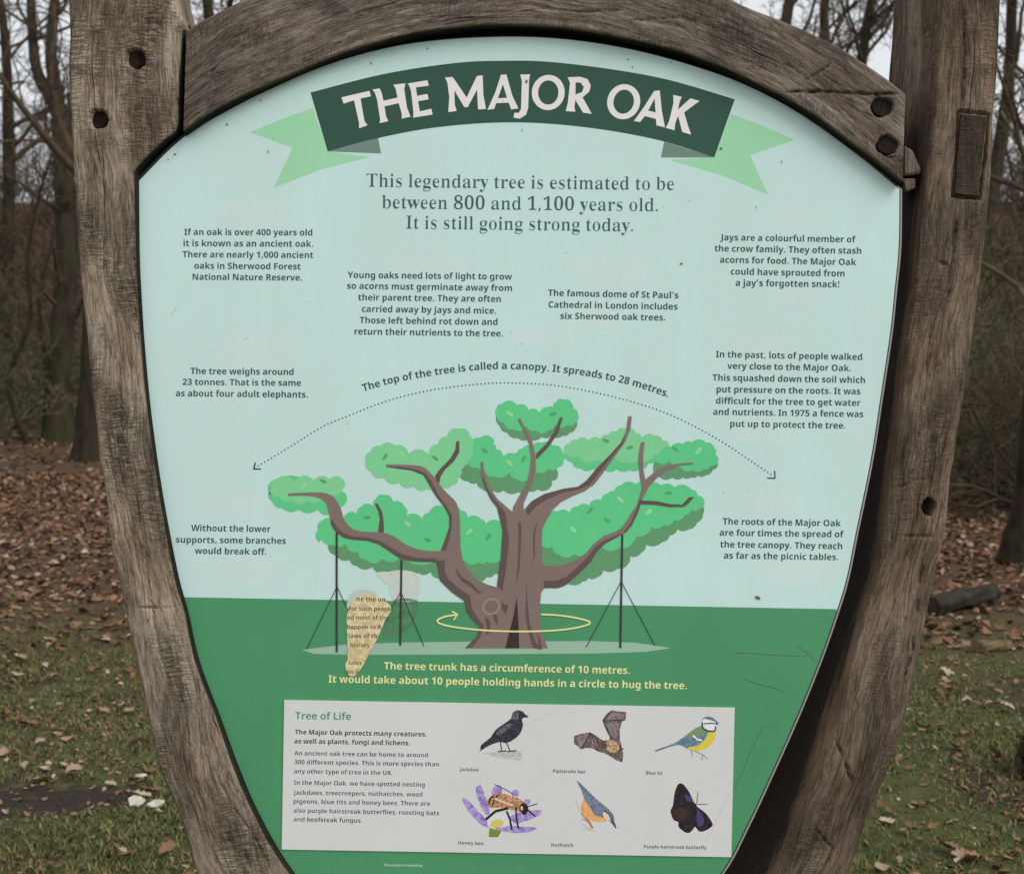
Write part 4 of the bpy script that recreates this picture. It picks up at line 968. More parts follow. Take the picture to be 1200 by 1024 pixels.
cpr('blue_tit_print', [stroke(ZC([(376, 315), (384, 355)]), 1.6), stroke(ZC([(400, 322), (450, 345), (445, 378)]), 1.6), stroke(ZC([(450, 345), (480, 370)]), 1.2)], 0, ink('titleg', 150, 150, 150))
# honey bee on a purple flower
pur = mottle('petal', (120, 98, 166), (172, 154, 200), 160)
cpr_e('flower_print', [sm(ZA, [(125, 652), (160, 665), (230, 740), (285, 800), (300, 845), (250, 830), (180, 760), (140, 700)]), sm(ZA, [(215, 590), (240, 565), (262, 600), (290, 680), (305, 750), (280, 760), (245, 700), (222, 640)])], 0, pur)
cpr_e('flower_print', [sm(ZA, [(320, 620), (335, 575), (380, 570), (385, 620), (350, 640)]), sm(ZA, [(455, 610), (480, 595), (502, 610), (495, 640), (460, 640)]), sm(ZA, [(440, 780), (520, 745), (640, 732), (640, 765), (560, 800), (480, 820)]), sm(ZA, [(340, 850), (420, 835), (520, 842), (622, 850), (560, 880), (470, 884), (390, 872)]), sm(ZA, [(540, 665), (575, 660), (570, 690), (545, 695)])], 0, pur)
cpr_e('flower_print', [sm(ZA, [(290, 830), (320, 770), (400, 760), (440, 800), (420, 840), (350, 850)])], 0.5, ink('flwhite', 206, 200, 206))
cpr_e('flower_print', [sm(ZA, [(310, 840), (330, 800), (380, 795), (400, 820), (370, 850)])], 1, ink('flyellow', 196, 186, 92))
cpr_e('flower_print', [ZA([(305, 852), (385, 872), (362, 912), (300, 912)])], 1, ink('flstem', 116, 128, 52))
cpr('bee_print', [sm(ZA, [(288, 680), (320, 635), (380, 620), (450, 640), (510, 660), (555, 700), (562, 735), (540, 768), (500, 740), (450, 730), (380, 715), (310, 715)])], 2, mottle('bee', (120, 78, 52), (204, 158, 116), 300))
cpr('bee_print', [stroke(catmull(ZA([(300, 690), (312, 655), (335, 636)]), 4), 1.8), stroke(catmull(ZA([(325, 705), (335, 665), (362, 630)]), 4), 1.6), stroke(catmull(ZA([(340, 560), (420, 600), (470, 632)]), 4), .8), stroke(ZA([(430, 720), (345, 740), (280, 795)]), 3.0), stroke(ZA([(420, 740), (440, 790), (455, 865)]), 2.2), stroke(ZA([(480, 710), (485, 790), (498, 855)]), 2.0), stroke(ZA([(555, 725), (612, 775)]), 1.8), stroke(ZA([(560, 708), (625, 690)]), 1.0), sm(ZA, [(505, 705), (535, 685), (560, 705), (560, 740), (540, 765), (515, 745)])], 3, ink('beedark', 44, 38, 36))
cpr('bee_print', [stroke(catmull(ZA([(340, 655), (400, 680), (460, 700)]), 4), 2.2), sm(ZA, [(512, 712), (524, 706), (528, 730), (516, 732)])], 4, ink('beewing', 204, 186, 164))
# nuthatch
cpr('nuthatch_print', [sm(ZB, [(205, 540), (225, 550), (300, 625), (360, 680), (410, 720), (448, 765), (455, 805), (468, 855), (440, 825), (415, 800), (370, 780), (325, 765), (290, 710), (255, 655), (235, 600)])], 1, mottle('nutblue', (90, 100, 122), (122, 132, 150), 240))
cpr('nuthatch_print', [sm(ZB, [(255, 655), (235, 700), (232, 745), (270, 785), (330, 808), (400, 806), (425, 790), (400, 755), (375, 770), (325, 765), (290, 715)])], 0.5, mottle('nutorange', (206, 134, 74), (216, 172, 112), 200))
cpr('nuthatch_print', [sm(ZB, [(380, 748), (410, 745), (430, 790), (410, 805), (385, 785)])], 2, ink('nutpale', 206, 190, 160))
cpr('nuthatch_print', [stroke(ZB([(385, 735), (420, 760), (445, 810), (466, 852)]), 1.5)], 3, ink('nutdark', 52, 54, 66))
cpr('nuthatch_print', [stroke(ZB([(235, 755), (280, 800), (310, 855)]), 2.6), stroke(ZB([(240, 790), (290, 815)]), 1.2)], 0, ink('nutleg', 170, 116, 92))
cpr('bark_sketch', [stroke(ZB([(195, 665), (215, 710), (225, 745)]), 1.2), stroke(ZB([(225, 800), (270, 850), (330, 880)]), 1.0), stroke(ZB([(250, 860), (300, 870)]), .8)], 0, mottle('stone', (160, 156, 152), (192, 188, 184), 260))
# butterfly
cpr('butterfly_print', [sm(ZC, [(305, 525), (330, 535), (365, 580), (395, 645), (412, 655), (415, 672), (470, 715), (508, 770), (510, 795), (470, 822), (430, 830), (402, 800), (390, 815), (365, 838), (335, 832), (298, 800), (295, 770), (265, 755), (247, 700), (262, 665), (270, 600), (285, 548)])], 0, mottle('fly', (26, 22, 28), (56, 46, 50), 260))
cpr('butterfly_print', [sm(ZC, [(335, 600), (365, 605), (385, 640), (350, 632)]), sm(ZC, [(418, 690), (445, 725), (460, 770), (425, 800), (412, 750)])], 1, ink('flyblue', 70, 66, 108))
cpr('butterfly_print', [sm(ZC, [(275, 690), (330, 680), (360, 720), (320, 760), (280, 730)])], 1, ink('flybrown', 62, 48, 46))
cpr('butterfly_print', [stroke(ZC([(412, 652), (420, 580)]), .8), stroke(ZC([(415, 658), (480, 658)]), .8)], 0, mottle('fly', (26, 22, 28), (56, 46, 50), 260))
# dried leaf smears, droppings and specks
def blot(cx, cy, ln, wd, ang, seed):
    rg_ = np.random.default_rng(seed); a = np.linspace(0, 2 * np.pi, 14, endpoint=False); r = rg_.uniform(.55, 1.1, 14)
    x, y = ln / 2 * np.cos(a) * r, wd / 2 * np.sin(a) * r
    return np.stack([cx + x * math.cos(ang) - y * math.sin(ang), cy + x * math.sin(ang) + y * math.cos(ang)], 1)
smear = mottle('smear', (170, 176, 150), (184, 196, 180), 500)
pr_each('stain_mark', [blot(203, 366, 14, 2.6, -1.1, 1), blot(288, 397, 9, 2.4, -.5, 2), blot(206, 360, 6, 2, -.9, 3), blot(407, 496, 4, 3, .2, 4), blot(247, 411, 6, 1.6, 0, 5)], 2.6, smear, panel)
dirt = mottle('dirt', (60, 52, 42), (120, 112, 92), 600)
pr_each('stain_mark', [blot(798.5, 309, 3.6, 3, .4, 6), blot(888, 700, 7, 5, .3, 7), blot(316, 577.5, 2.6, 3, 0, 8), blot(845, 174, 3.6, 3, 0, 9), blot(617, 96, 3, 5, .2, 10), blot(435, 74.5, 2.4, 3, 0, 11), blot(305, 118, 3, 2.4, 0, 12), blot(266, 146, 2.2, 3, 0, 13), blot(205, 181, 3.5, 2, -.6, 14), blot(197, 187, 2, 2, 0, 15),
    blot(501, 57, 3, 2, 0, 16), blot(736, 70, 3, 2.2, 0, 17), blot(741, 79, 1.6, 3, 0, 18), blot(786, 73, 2, 1.6, 0, 19), blot(612, 152, 1.2, 4, .1, 20), blot(314, 178, 1.4, 4, 0, 21), blot(320, 163, 1.4, 1.4, 0, 22), blot(916, 190, 1, 4, 0, 23), blot(886, 243, 1, 4, 0, 24), blot(690, 886.5, 4.5, 3.2, .3, 25)], 18, dirt, panel)
# scratches
pr_each('scratch_mark', [stroke(catmull([(861, 765), (880, 765.2), (912, 767.6), (946, 768.5)], 5), np.linspace(.9, .4, 16)), stroke(catmull([(934, 756), (947, 766), (956, 776)], 4), .5), stroke(catmull([(870, 794), (890, 801.5), (905, 805), (919, 810.5)], 5), np.linspace(.5, 1.0, 16))], 6, ink('scratch', 92, 98, 76), lawn)
pr_each('scratch_mark', [stroke(catmull([(857, 930), (872, 900), (880, 878), (895, 850)], 5), .5)], 6, ink('scratch2', 58, 112, 78), lawn)
cpr_e('scratch_mark', [stroke(catmull([(826, 985), (838, 966), (847, 944), (857, 927)], 5), .45), stroke(catmull([(612, 852), (630, 842), (664, 828)], 5), .4)], 0.2, ink('scratch3', 176, 172, 170))

# ================================================================== the wood behind
class Tubes:
    """collects tapering tubes and links them as one mesh"""
    def __init__(self): self.V, self.F, self.n = [], [], 0
    def add(self, pts, rad, sides):
        pts = np.asarray(pts, float); m = len(pts)
        t = np.gradient(pts, axis=0); t /= np.linalg.norm(t, axis=1, keepdims=True) + 1e-9
        ref = np.array([0.31, 0.95, 0.1]) if abs(t[0, 2]) > 0.8 else np.array([0.05, 0.1, 1.0])
        a = np.cross(t, ref); a /= np.linalg.norm(a, axis=1, keepdims=True) + 1e-9
        b = np.cross(t, a)
        an = np.linspace(0, 2 * np.pi, sides, endpoint=False)
        rad = np.asarray(rad, float)
        ring = pts[:, None, :] + (a[:, None, :] * np.cos(an)[None, :, None] + b[:, None, :] * np.sin(an)[None, :, None]) * (rad[:, None, None] if rad.ndim == 1 else rad[..., None])
        self.V.append(ring.reshape(-1, 3)); self.F.append(grid_faces(m, sides) + self.n); self.n += m * sides
    def build(self, name, mat, parent, smooth=True):
        return mesh_obj(name, np.vstack(self.V), np.vstack(self.F), mat, parent, smooth=smooth)

def wander(p0, d, length, n, rg, wob, up=0.0):
    p = [np.asarray(p0, float)]; d = np.asarray(d, float); d = d / np.linalg.norm(d)
    for i in range(n):
        d = d + rg.normal(0, wob, 3) + np.array([0, 0, up]); d /= np.linalg.norm(d)
        p.append(p[-1] + d * length / n)
    return np.array(p)

def tubes_batch(tb, P_, R_, sides):
    """many tubes of equal length at once: P_ (N, m, 3) points, R_ (N, m) radii"""
    N, m = P_.shape[:2]
    t = np.gradient(P_, axis=1); t /= np.linalg.norm(t, axis=2, keepdims=True) + 1e-9
    ref = np.where(np.abs(t[:, :1, 2:3]) > 0.8, np.array([0.31, 0.95, 0.1]), np.array([0.05, 0.1, 1.0]))
    a = np.cross(t, np.broadcast_to(ref, t.shape)); a /= np.linalg.norm(a, axis=2, keepdims=True) + 1e-9
    b = np.cross(t, a)
    an = np.linspace(0, 2 * np.pi, sides, endpoint=False)
    ring = P_[:, :, None, :] + (a[:, :, None, :] * np.cos(an)[None, None, :, None] + b[:, :, None, :] * np.sin(an)[None, None, :, None]) * R_[:, :, None, None]
    tb.V.append(ring.reshape(-1, 3))
    F = grid_faces(m, sides)
    tb.F.append((F[None] + (np.arange(N) * m * sides)[:, None, None] + tb.n).reshape(-1, 4)); tb.n += N * m * sides

def grow(tb, paths, r0, rg, spec, rmin):
    """side branches of many branches at once, level by level down to twigs"""
    paths = np.asarray(paths, float); r0 = np.asarray(r0, float)
    for level, (cnt, lfrac, wob, up, spread) in enumerate(spec):
        N, m = paths.shape[:2]
        L = np.linalg.norm(np.diff(paths, axis=1), axis=2).sum(1)
        par = np.repeat(np.arange(N), cnt); M = len(par)
        t = rg.uniform(0.18, 1.0, M)
        k = t * (m - 1); j = np.minimum(k.astype(int), m - 2)
        A, B = paths[par, j], paths[par, j + 1]
        p = A + (B - A) * (k - j)[:, None]
        d0 = B - A; d0 /= np.linalg.norm(d0, axis=1, keepdims=True) + 1e-9
        side = rg.normal(0, 1, (M, 3)); side -= d0 * (side * d0).sum(1, keepdims=True); side /= np.linalg.norm(side, axis=1, keepdims=True) + 1e-9
        d = d0 * rg.uniform(0.3, 0.9, (M, 1)) + side * spread
        ln = L[par] * lfrac * rg.uniform(0.55, 1.15, M) * (1.15 - 0.55 * t)
        n = 2 if level == len(spec) - 1 else (6 if level == 0 else (4 if level == 1 else 3))
        pts = [p]; d /= np.linalg.norm(d, axis=1, keepdims=True)
        for i in range(n):
            d = d + rg.normal(0, wob, (M, 3)) + np.array([0, 0, up]); d /= np.linalg.norm(d, axis=1, keepdims=True)
            pts.append(pts[-1] + d * (ln / n)[:, None])
        q = np.stack(pts, 1)
        r = np.maximum(rmin, r0[par] * (1 - 0.7 * t) * rg.uniform(0.26, 0.48, M))
        tubes_batch(tb, q, r[:, None] * np.linspace(1, .3, n + 1)[None] + rmin * .35 * np.linspace(0, 1, n + 1)[None], 5 if level == 0 else 3)
        paths, r0 = q, r

def resample(path, n):
    s_ = np.concatenate([[0], np.cumsum(np.linalg.norm(np.diff(path, axis=0), axis=1))])
    q_ = np.linspace(0, s_[-1], n)
    return np.stack([np.interp(q_, s_, path[:, i]) for i in range(3)], 1)

def bare_tree(label, base, stems, seed, spec, rmin=0.005, bark=None, flare=1.6, group=None, name='bare_tree'):
    """stems: list of (points relative to the base, start radius, end radius)"""
    rg = np.random.default_rng(seed)
    o = empty(name, base); tag(o, label, 'tree', group)
    tr, cr = Tubes(), Tubes()
    for k, (pts, r0, r1) in enumerate(stems):
        path = catmull(np.asarray(pts, float) + np.asarray(base, float), 5)
        m = len(path)
        rad = np.linspace(r0, r1, m)
        if k == 0:
            h = np.linalg.norm(path - path[0], axis=1)
            rad = rad * (1 + (flare - 1) * np.exp(-h / (2.2 * r0)))
        sides = 14
        an = np.linspace(0, 2 * np.pi, sides, endpoint=False)
        lump = 1 + 0.10 * (fbm(np.cos(an)[None, :] * 2 + 5 + seed, np.linspace(0, m * .6, m)[:, None] + np.sin(an)[None, :] * 2, seed, 3) - .5) * 2
        if k == 0:
            lump = lump + 0.28 * np.exp(-h / (1.6 * r0))[:, None] * np.sin(an * 3 + seed)[None, :]
        tr.add(path, rad[:, None] * lump, sides)
        grow(cr, [resample(path[len(path) // 3 if k == 0 else 0:], 20)], [r0], rg, spec, rmin)
    tr.build('trunk', bark or M_BARK, o); cr.build('crown', M_TWIG, o)
    return o

TREE = [(13, .38, .16, .05, .7), (8, .5, .2, .04, .8), (6, .5, .24, .02, .9), (3, .6, .25, .0, .9)]
THIN = [(10, .34, .16, .04, .8), (6, .5, .2, .03, .8), (5, .5, .24, .02, .9), (4, .5, .25, .0, .9)]
def rel(base, pxs, dist):
    return [at(x, y, dist) - base for x, y in pxs]
def stem_from_px(base, pxs, dist):
    return [np.zeros(3) - np.array([0, 0, .15])] + rel(base, pxs, dist)

b = G(68, 517); dT = b[1] - CAM[1]
bare_tree('forked grey trunk left of the board, dividing low into two stems', b, [
    (stem_from_px(b, [(69, 470), (72, 400), (79, 280), (74, 200), (72, 140)], dT), .235, .20),
    (rel(b, [(72, 145), (60, 115), (44, 85), (38, 40), (35, -30), (28, -140), (10, -260)], dT), .14, .05),
    (rel(b, [(73, 145), (66, 110), (60, 60), (64, 0), (68, -80), (72, -200), (80, -330)], dT), .15, .05),
    (rel(b, [(74, 150), (84, 120), (92, 80), (100, 20), (110, -60), (118, -200)], dT), .10, .03)], 4, THIN, .006)
b = G(104, 541); dT = b[1] - CAM[1]
bare_tree('dark trunk with a mossy foot close beside the grey post', b, [(stem_from_px(b, [(104, 500), (106, 440), (112, 300), (120, 150), (124, 0), (130, -200), (140, -380)], dT), .20, .06)], 5, TREE, .0055, M_BARK2, 1.55)
b = G(12, 489); dT = b[1] - CAM[1]
bare_tree('slender dark tree far back in the leaf litter', b, [(stem_from_px(b, [(13, 440), (9, 330), (11, 200), (9, 100), (4, 30), (-6, -60), (-2, -180)], dT), .24, .07)], 6, TREE, .008, M_BARK2)
b = G(1192, 664); dT = b[1] - CAM[1]
bare_tree('dark leaning trunk beside the fallen log', b, [(stem_from_px(b, [(1193, 640), (1197, 610), (1206, 540), (1216, 400), (1222, 250), (1226, 60), (1236, -150)], dT), .10, .05)], 8, THIN, .005, M_BARK2, 2.1)
for i, (px, py, r, sd, lab, pts) in enumerate([
    (968, 520, .15, 11, 'thin tree showing over the beam with upright stems', [(968, 300), (972, 120), (966, 20), (972, -80), (960, -220)]),
    (1020, 535, .13, 12, 'thin tree leaning towards the brown post', [(1022, 300), (1008, 120), (1016, 30), (1030, -60), (1040, -220)]),
    (900, 505, .22, 13, 'broad bare tree behind the right part of the beam', [(905, 300), (912, 100), (925, 0), (935, -90), (960, -240)]),
    (760, 500, .22, 14, 'bare tree hidden behind the title ribbon', [(755, 300), (762, 100), (750, -40), (745, -200)]),
    (560, 512, .25, 15, 'bare tree hidden behind the middle of the board', [(565, 300), (556, 100), (570, -60), (566, -240)]),
    (410, 498, .22, 16, 'bare tree hidden behind the printed crown', [(405, 300), (412, 100), (420, -60), (400, -220)]),
    (262, 508, .20, 17, 'bare tree behind the joint of post and beam', [(258, 300), (250, 120), (244, 10), (232, -90), (240, -220)]),
    (1290, 500, .24, 18, 'bare tree beyond the brushwood on the far bank', [(1285, 300), (1262, 100), (1240, -40), (1235, -200)]),
    (1150, 505, .20, 19, 'bare tree rising behind the brown post', [(1152, 300), (1180, 120), (1186, 0), (1190, -120), (1200, -260)]),
    (-70, 512, .22, 20, 'bare tree outermost on the leaf covered slope', [(-66, 300), (-60, 100), (-40, -40), (-46, -200)])]):
    b = G(px, py); dT = b[1] - CAM[1]
    bare_tree(lab, b, [(stem_from_px(b, pts, dT), r, r * .3)], sd, TREE, (.0062 * dT / 26), [M_BARK, M_BARK2][i % 2], 1.7, 'bare trees in the wood')

def shrub(label, px, py, h, spread, seed, n, mat, rmin, name='brushwood_bush', group='brushwood'):
    rg = np.random.default_rng(seed)
    b = G(px, py)
    o = empty(name, b); tag(o, label, 'bush', group)
    tb = Tubes(); Q = []
    for k in range(n):
        a = rg.uniform(0, 2 * np.pi)
        d = np.array([math.cos(a) * spread, math.sin(a) * spread * .7, rg.uniform(.35, 1.1)])
        st = b + np.array([rg.normal(0, .25), rg.normal(0, .25), -.04])
        Q.append(wander(st, d, h * rg.uniform(.7, 1.25), 9, rg, .2, -.03))
    tubes_batch(tb, np.array(Q), np.tile(np.linspace(rmin * 2.6, rmin, 10), (n, 1)), 4)
    grow(tb, Q, np.full(n, rmin * 2.4), rg, [(10, .42, .25, -.02, 1.0), (6, .55, .3, -.01, 1.0), (3, .65, .3, .0, 1.0)], rmin * .75)
    tb.build('stems', mat, o)
    return o
for i, (px, py, h, sp, n, m, lab) in enumerate([
    (1130, 585, 2.9, .9, 24, 1, 'brown brushwood tangle tight behind the post with the tenon'),
    (1185, 560, 3.8, .8, 28, 1, 'greenish brushwood tangle arching over the dark trunk'),
    (1240, 600, 2.8, .9, 22, 0, 'brown brushwood spilling past the dark trunk'),
    (1100, 545, 4.2, .8, 22, 1, 'tall brown brushwood behind the knot hole'),
    (1160, 530, 5.2, .7, 24, 0, 'tall greenish brushwood at the back of the thicket'),
    (1260, 540, 4.6, .8, 20, 0, 'tall brown brushwood outermost in the thicket'),
    (10, 505, 4.2, .8, 12, 1, 'pale twiggy bush under the slender dark tree'),
    (60, 492, 4.6, .8, 12, 0, 'brown twiggy bush behind the forked trunk'),
    (-40, 520, 3.2, .9, 10, 1, 'low pale bush at the outer edge of the leaf litter'),
    (130, 500, 4.4, .8, 10, 0, 'brown twiggy bush hidden beyond the grey post')]):
    d = G(px, py)[1] - CAM[1]
    shrub(lab, px, py, h, sp, 40 + i, n, (M_TWIG, M_TWIG2)[m], max(.004, .0056 * d / 12))

rs = np.random.default_rng(123)
for i in range(40):
    px = [-900, -700, -560, -400, -300, 1560, 1700, 1850, 2000, 2200, -190, -120, -30, 30, 55, 90, 150, 215, 235, 330, 480, 640, 700, 830, 890, 925, 950, 985, 1005, 1035, 1048, 1165, 1180, 1194, 1205, 1230, 1260, 1330, 1390, 1450][i]
    b = G(px + rs.uniform(-6, 6), rs.uniform(494, 525)); hgt = rs.uniform(5.5, 9.5); ln_ = rs.normal(0, .5, 2)
    st = [np.array([ln_[0] * 2.2 * t * t + rs.normal(0, .2) * (t > 0), ln_[1] * t * t, hgt * t - .1]) for t in np.linspace(0, 1, 6)]
    bare_tree('slender bare sapling standing among the far trees', b, [(st, rs.uniform(.045, .08), .015)], 300 + i, [(16, .3, .16, .06, .7), (7, .5, .2, .03, .8), (4, .6, .24, .02, .9)], .006, (M_BARK, M_BARK2)[i % 2], 1.5, 'slender saplings among the far trees', 'sapling')

def far_wood():
    rg = np.random.default_rng(77)
    V, F = [], []
    def sticks(n, y0, y1, zlo, zhi, l0, l1, r0, r1, tilt):
        y = rg.uniform(y0, y1, n); x = rg.uniform(-.95, .95, n) * (y + 6)
        z = ground_z(x, y) + rg.uniform(0, 1, n) ** 1.25 * (zhi - zlo) + zlo
        ln = rg.uniform(l0, l1, n); r = rg.uniform(r0, r1, n)
        d = rg.normal(0, tilt, (n, 3)); d[:, 2] = np.abs(d[:, 2]) + .5; d /= np.linalg.norm(d, axis=1, keepdims=True)
        p0 = np.stack([x, y, z], 1); p1 = p0 + d * ln[:, None]
        a = np.cross(d, np.array([.2, 1, .1])); a /= np.linalg.norm(a, axis=1, keepdims=True); c = np.cross(d, a)
        k = len(V) and sum(len(v) for v in V)
        R0 = [p0 + (a * math.cos(t) + c * math.sin(t)) * r[:, None] for t in (0, 2.1, 4.2)]
        R1 = [p1 + (a * math.cos(t) + c * math.sin(t)) * r[:, None] * .4 for t in (0, 2.1, 4.2)]
        vv = np.stack(R0 + R1, 1).reshape(-1, 3)
        i0 = np.arange(n) * 6 + k
        for j in range(3):
            F.append(np.stack([i0 + j, i0 + (j + 1) % 3, i0 + 3 + (j + 1) % 3, i0 + 3 + j], 1))
        V.append(vv)
    sticks(160, 36, 98, -.1, .0, 6, 11, .05, .14, .12)
    sticks(20000, 34, 96, .2, 5.5, 1.2, 3.2, .010, .026, .6)
    sticks(16000, 86, 108, .0, 5.0, .8, 2.4, .012, .03, .8)
    sticks(34000, 34, 98, .1, 6.5, .6, 1.6, .008, .018, .9)
    o = mesh_obj('far_wood', np.vstack(V), np.vstack(F), M_FAR)
    tag(o, 'brown mass of far bare wood behind the clearing', 'wood', kind='stuff')
far_wood()

# ---- logs and stump
def log(name, label, a, b_, r, mat, seed, taper=.9, cut=None):
    rg = np.random.default_rng(seed)
    o = empty(name, (np.asarray(a) + np.asarray(b_)) / 2); tag(o, label, 'log')
    m = 17
    path = np.array([np.asarray(a) + (np.asarray(b_) - np.asarray(a)) * t + rg.normal(0, r * .05, 3) for t in np.linspace(0, 1, m)])
    tb = Tubes(); an = np.linspace(0, 2 * np.pi, 20, endpoint=False)
    lump = 1 + .55 * (fbm(np.cos(an)[None] * 2.2 + 7, np.sin(an)[None] * 2.2 + np.linspace(0, 3, m)[:, None], seed, 4) - .5) * 2
    tb.add(path, (np.linspace(r, r * taper, m)[:, None] * lump), 20)
    tb.build('bark', mat, o)
    for e, sgn in ((0, -1), (m - 1, 1)):
        ring = tb.V[0].reshape(m, 20, 3)[e]
        c = ring.mean(0) + (path[-1] - path[0]) / np.linalg.norm(path[-1] - path[0]) * sgn * .004
        v = np.vstack([ring * .998 + c * .002, c]); f = [((j + 1) % 20, j, 20) if sgn > 0 else (j, (j + 1) % 20, 20) for j in range(20)]
        mesh_obj('cut_end', v, f, cut or M_BARK2, o)
    return o
p0, p1 = G(1090, 722), G(1172, 708)
log('fallen_log', 'short dark sawn log lying on leaves beside the brown post', p0 + np.array([0, 0, .055]), p1 + np.array([0, .12, .055]), .062, bark_mat('log_bark', (0.016, 0.014, 0.011), (0.055, 0.05, 0.038), .25), 2)
p0, p1 = G(1143, 768), G(1187, 768)
q = bark_mat('rotten_wood', (0.06, 0.045, 0.025), (0.24, 0.18, 0.10), .2)
log('rotten_branch', 'pale rotten piece of branch in front of the log', p0 + np.array([0, 0, .03]), p1 + np.array([0, .04, .022]), .034, q, 3, .7, q)
p0, p1 = G(28, 492), G(46, 478)
log('fallen_branch', 'pale broken branch lying between the trunks', p0 + np.array([0, 0, .25]), p1 + np.array([0, 0, .5]), .09, bark_mat('pale_wood', (0.16, 0.13, 0.10), (0.3, 0.26, 0.2), 0), 4, .7)
p0 = G(1230, 918)
log('cut_stump', 'low brown stump at the edge of the grass', p0 + np.array([0, 0, -.05]), p0 + np.array([0, .01, .15]), .11, M_BARK, 9, .95)

# ================================================================== fallen leaves and grass
def leaf_template(kind, rg, n=9):
    """a dry oak leaf: lobed outline, folded along the rib and curled"""
    t = np.linspace(0, 1, n)
    half = np.sin(np.pi * t ** .8) * (.30 if kind else .36) * (1 + .32 * np.cos(t * (26 if not kind else 20) + rg.uniform(0, 6)))
    half[0], half[-1] = .02, .03
    curl, fold = rg.uniform(-.5, .9), rg.uniform(.1, .75)
    twist = rg.uniform(-.6, .6)
    V = []
    for i in range(n):
        zc = curl * (t[i] - .5) ** 2 + .04 * math.sin(t[i] * 9 + kind)
        for s in (-1, 0, 1):
            V.append((s * half[i] * math.cos(fold * .6), t[i] - .5, zc + abs(s) * half[i] * math.sin(fold) + s * twist * (t[i] - .5) * .3))
    F = []
    for i in range(n - 1):
        for s in (0, 1):
            a = i * 3 + s
            F.append((a, a + 1, a + 4, a + 3))
    V = np.array(V); V[:, 2] -= V[:, 2].min()
    return V, np.array(F)
rg = np.random.default_rng(5)
TEMPL = [leaf_template(k % 2, rg) for k in range(10)]
LOWT = [leaf_template(k % 2, rg, 4) for k in range(12)]
LEAFCOL = np.array([[.172, .09, .045], [.24, .138, .078], [.128, .063, .030], [.32, .22, .148], [.195, .10, .052], [.08, .045, .024], [.40, .30, .215]])
LEAFP = np.array([.24, .22, .18, .12, .14, .07, .03])

def wedge(n, y0, y1, x0, x1, power=1.0):
    """ground places spread evenly over the sector of view between two distances"""
    d = np.sqrt(rng.uniform(y0 ** 2, y1 ** 2, n))
    px = rng.uniform(x0, x1, n)
    return (px - 600) / FPX * d, d + CAM[1]

def mud_at(x, y): return ((x + 1.75) / 0.55) ** 2 + ((y - 2.65) / 0.17) ** 2

def scatter_leaves(x, y, size, name, kind, parent, templ=TEMPL):
    n = len(x)
    which = rng.integers(0, len(templ), n)
    yaw = rng.uniform(0, 2 * np.pi, n); rx = rng.normal(0, .28, n); ry = rng.normal(0, .28, n)
    col = LEAFCOL[rng.choice(len(LEAFCOL), n, p=LEAFP)] * rng.uniform(.75, 1.25, (n, 1))
    Vs, Fs, Cs, off = [], [], [], 0
    for k, (tv, tf) in enumerate(templ):
        m = np.where(which == k)[0]
        if not len(m): continue
        v = tv[None] * size[m][:, None, None]
        z2 = v[..., 2] + v[..., 0] * np.sin(rx[m])[:, None] + v[..., 1] * np.sin(ry[m])[:, None]
        X = v[..., 0] * np.cos(yaw[m])[:, None] - v[..., 1] * np.sin(yaw[m])[:, None] + x[m][:, None]
        Y = v[..., 0] * np.sin(yaw[m])[:, None] + v[..., 1] * np.cos(yaw[m])[:, None] + y[m][:, None]
        Zz = z2 - z2.min(1, keepdims=True) * .75 + ground_z(X, Y) + .004
        Vs.append(np.stack([X, Y, Zz], 2).reshape(-1, 3))
        Fs.append((tf[None] + (np.arange(len(m)) * len(tv))[:, None, None] + off).reshape(-1, 4)); off += len(m) * len(tv)
        c = np.repeat(col[m], len(tv), 0); Cs.append(np.hstack([c, np.ones((len(c), 1))]))
    o = mesh_obj(name, np.vstack(Vs), np.vstack(Fs), M_LEAF, parent, tint=np.vstack(Cs), smooth=True)
    o['kind'] = kind
    return o

# deep litter under the trees, thinning out towards the grass
x1, y1 = wedge(34000, 7.0, 19, -330, 1530)
k1 = rng.uniform(0, 1, len(x1)) < np.clip((y1 + 2 * (fbm(x1 * .9, y1 * .9, 3) - .5) * 2.4 - 3.9) / 2.8, .06, 1)
x2, y2 = wedge(11000, 19, 40, -330, 1530)
xw, yw = wedge(13000, 6.5, 34, -1900, 3100)
kw = (((xw / (yw - CAM[1]) * FPX + 600) < -330) | ((xw / (yw - CAM[1]) * FPX + 600) > 1530)) & (rng.uniform(0, 1, len(xw)) < np.clip((yw - 3.4) / 2.8, .08, 1))
scatter_leaves(np.concatenate([x1[k1], x2, xw[kw]]), np.concatenate([y1[k1], y2, yw[kw]]), np.concatenate([rng.uniform(.035, .085, k1.sum()), rng.uniform(.07, .14, len(x2)), rng.uniform(.06, .13, kw.sum())]), 'leaf_litter', 'stuff', ground, LOWT)
x3, y3 = wedge(6500, 3.2, 7.2, -400, 1600)
scatter_leaves(x3, y3, rng.uniform(.008, .034, len(x3)), 'leaf_litter', 'stuff', ground, LOWT)

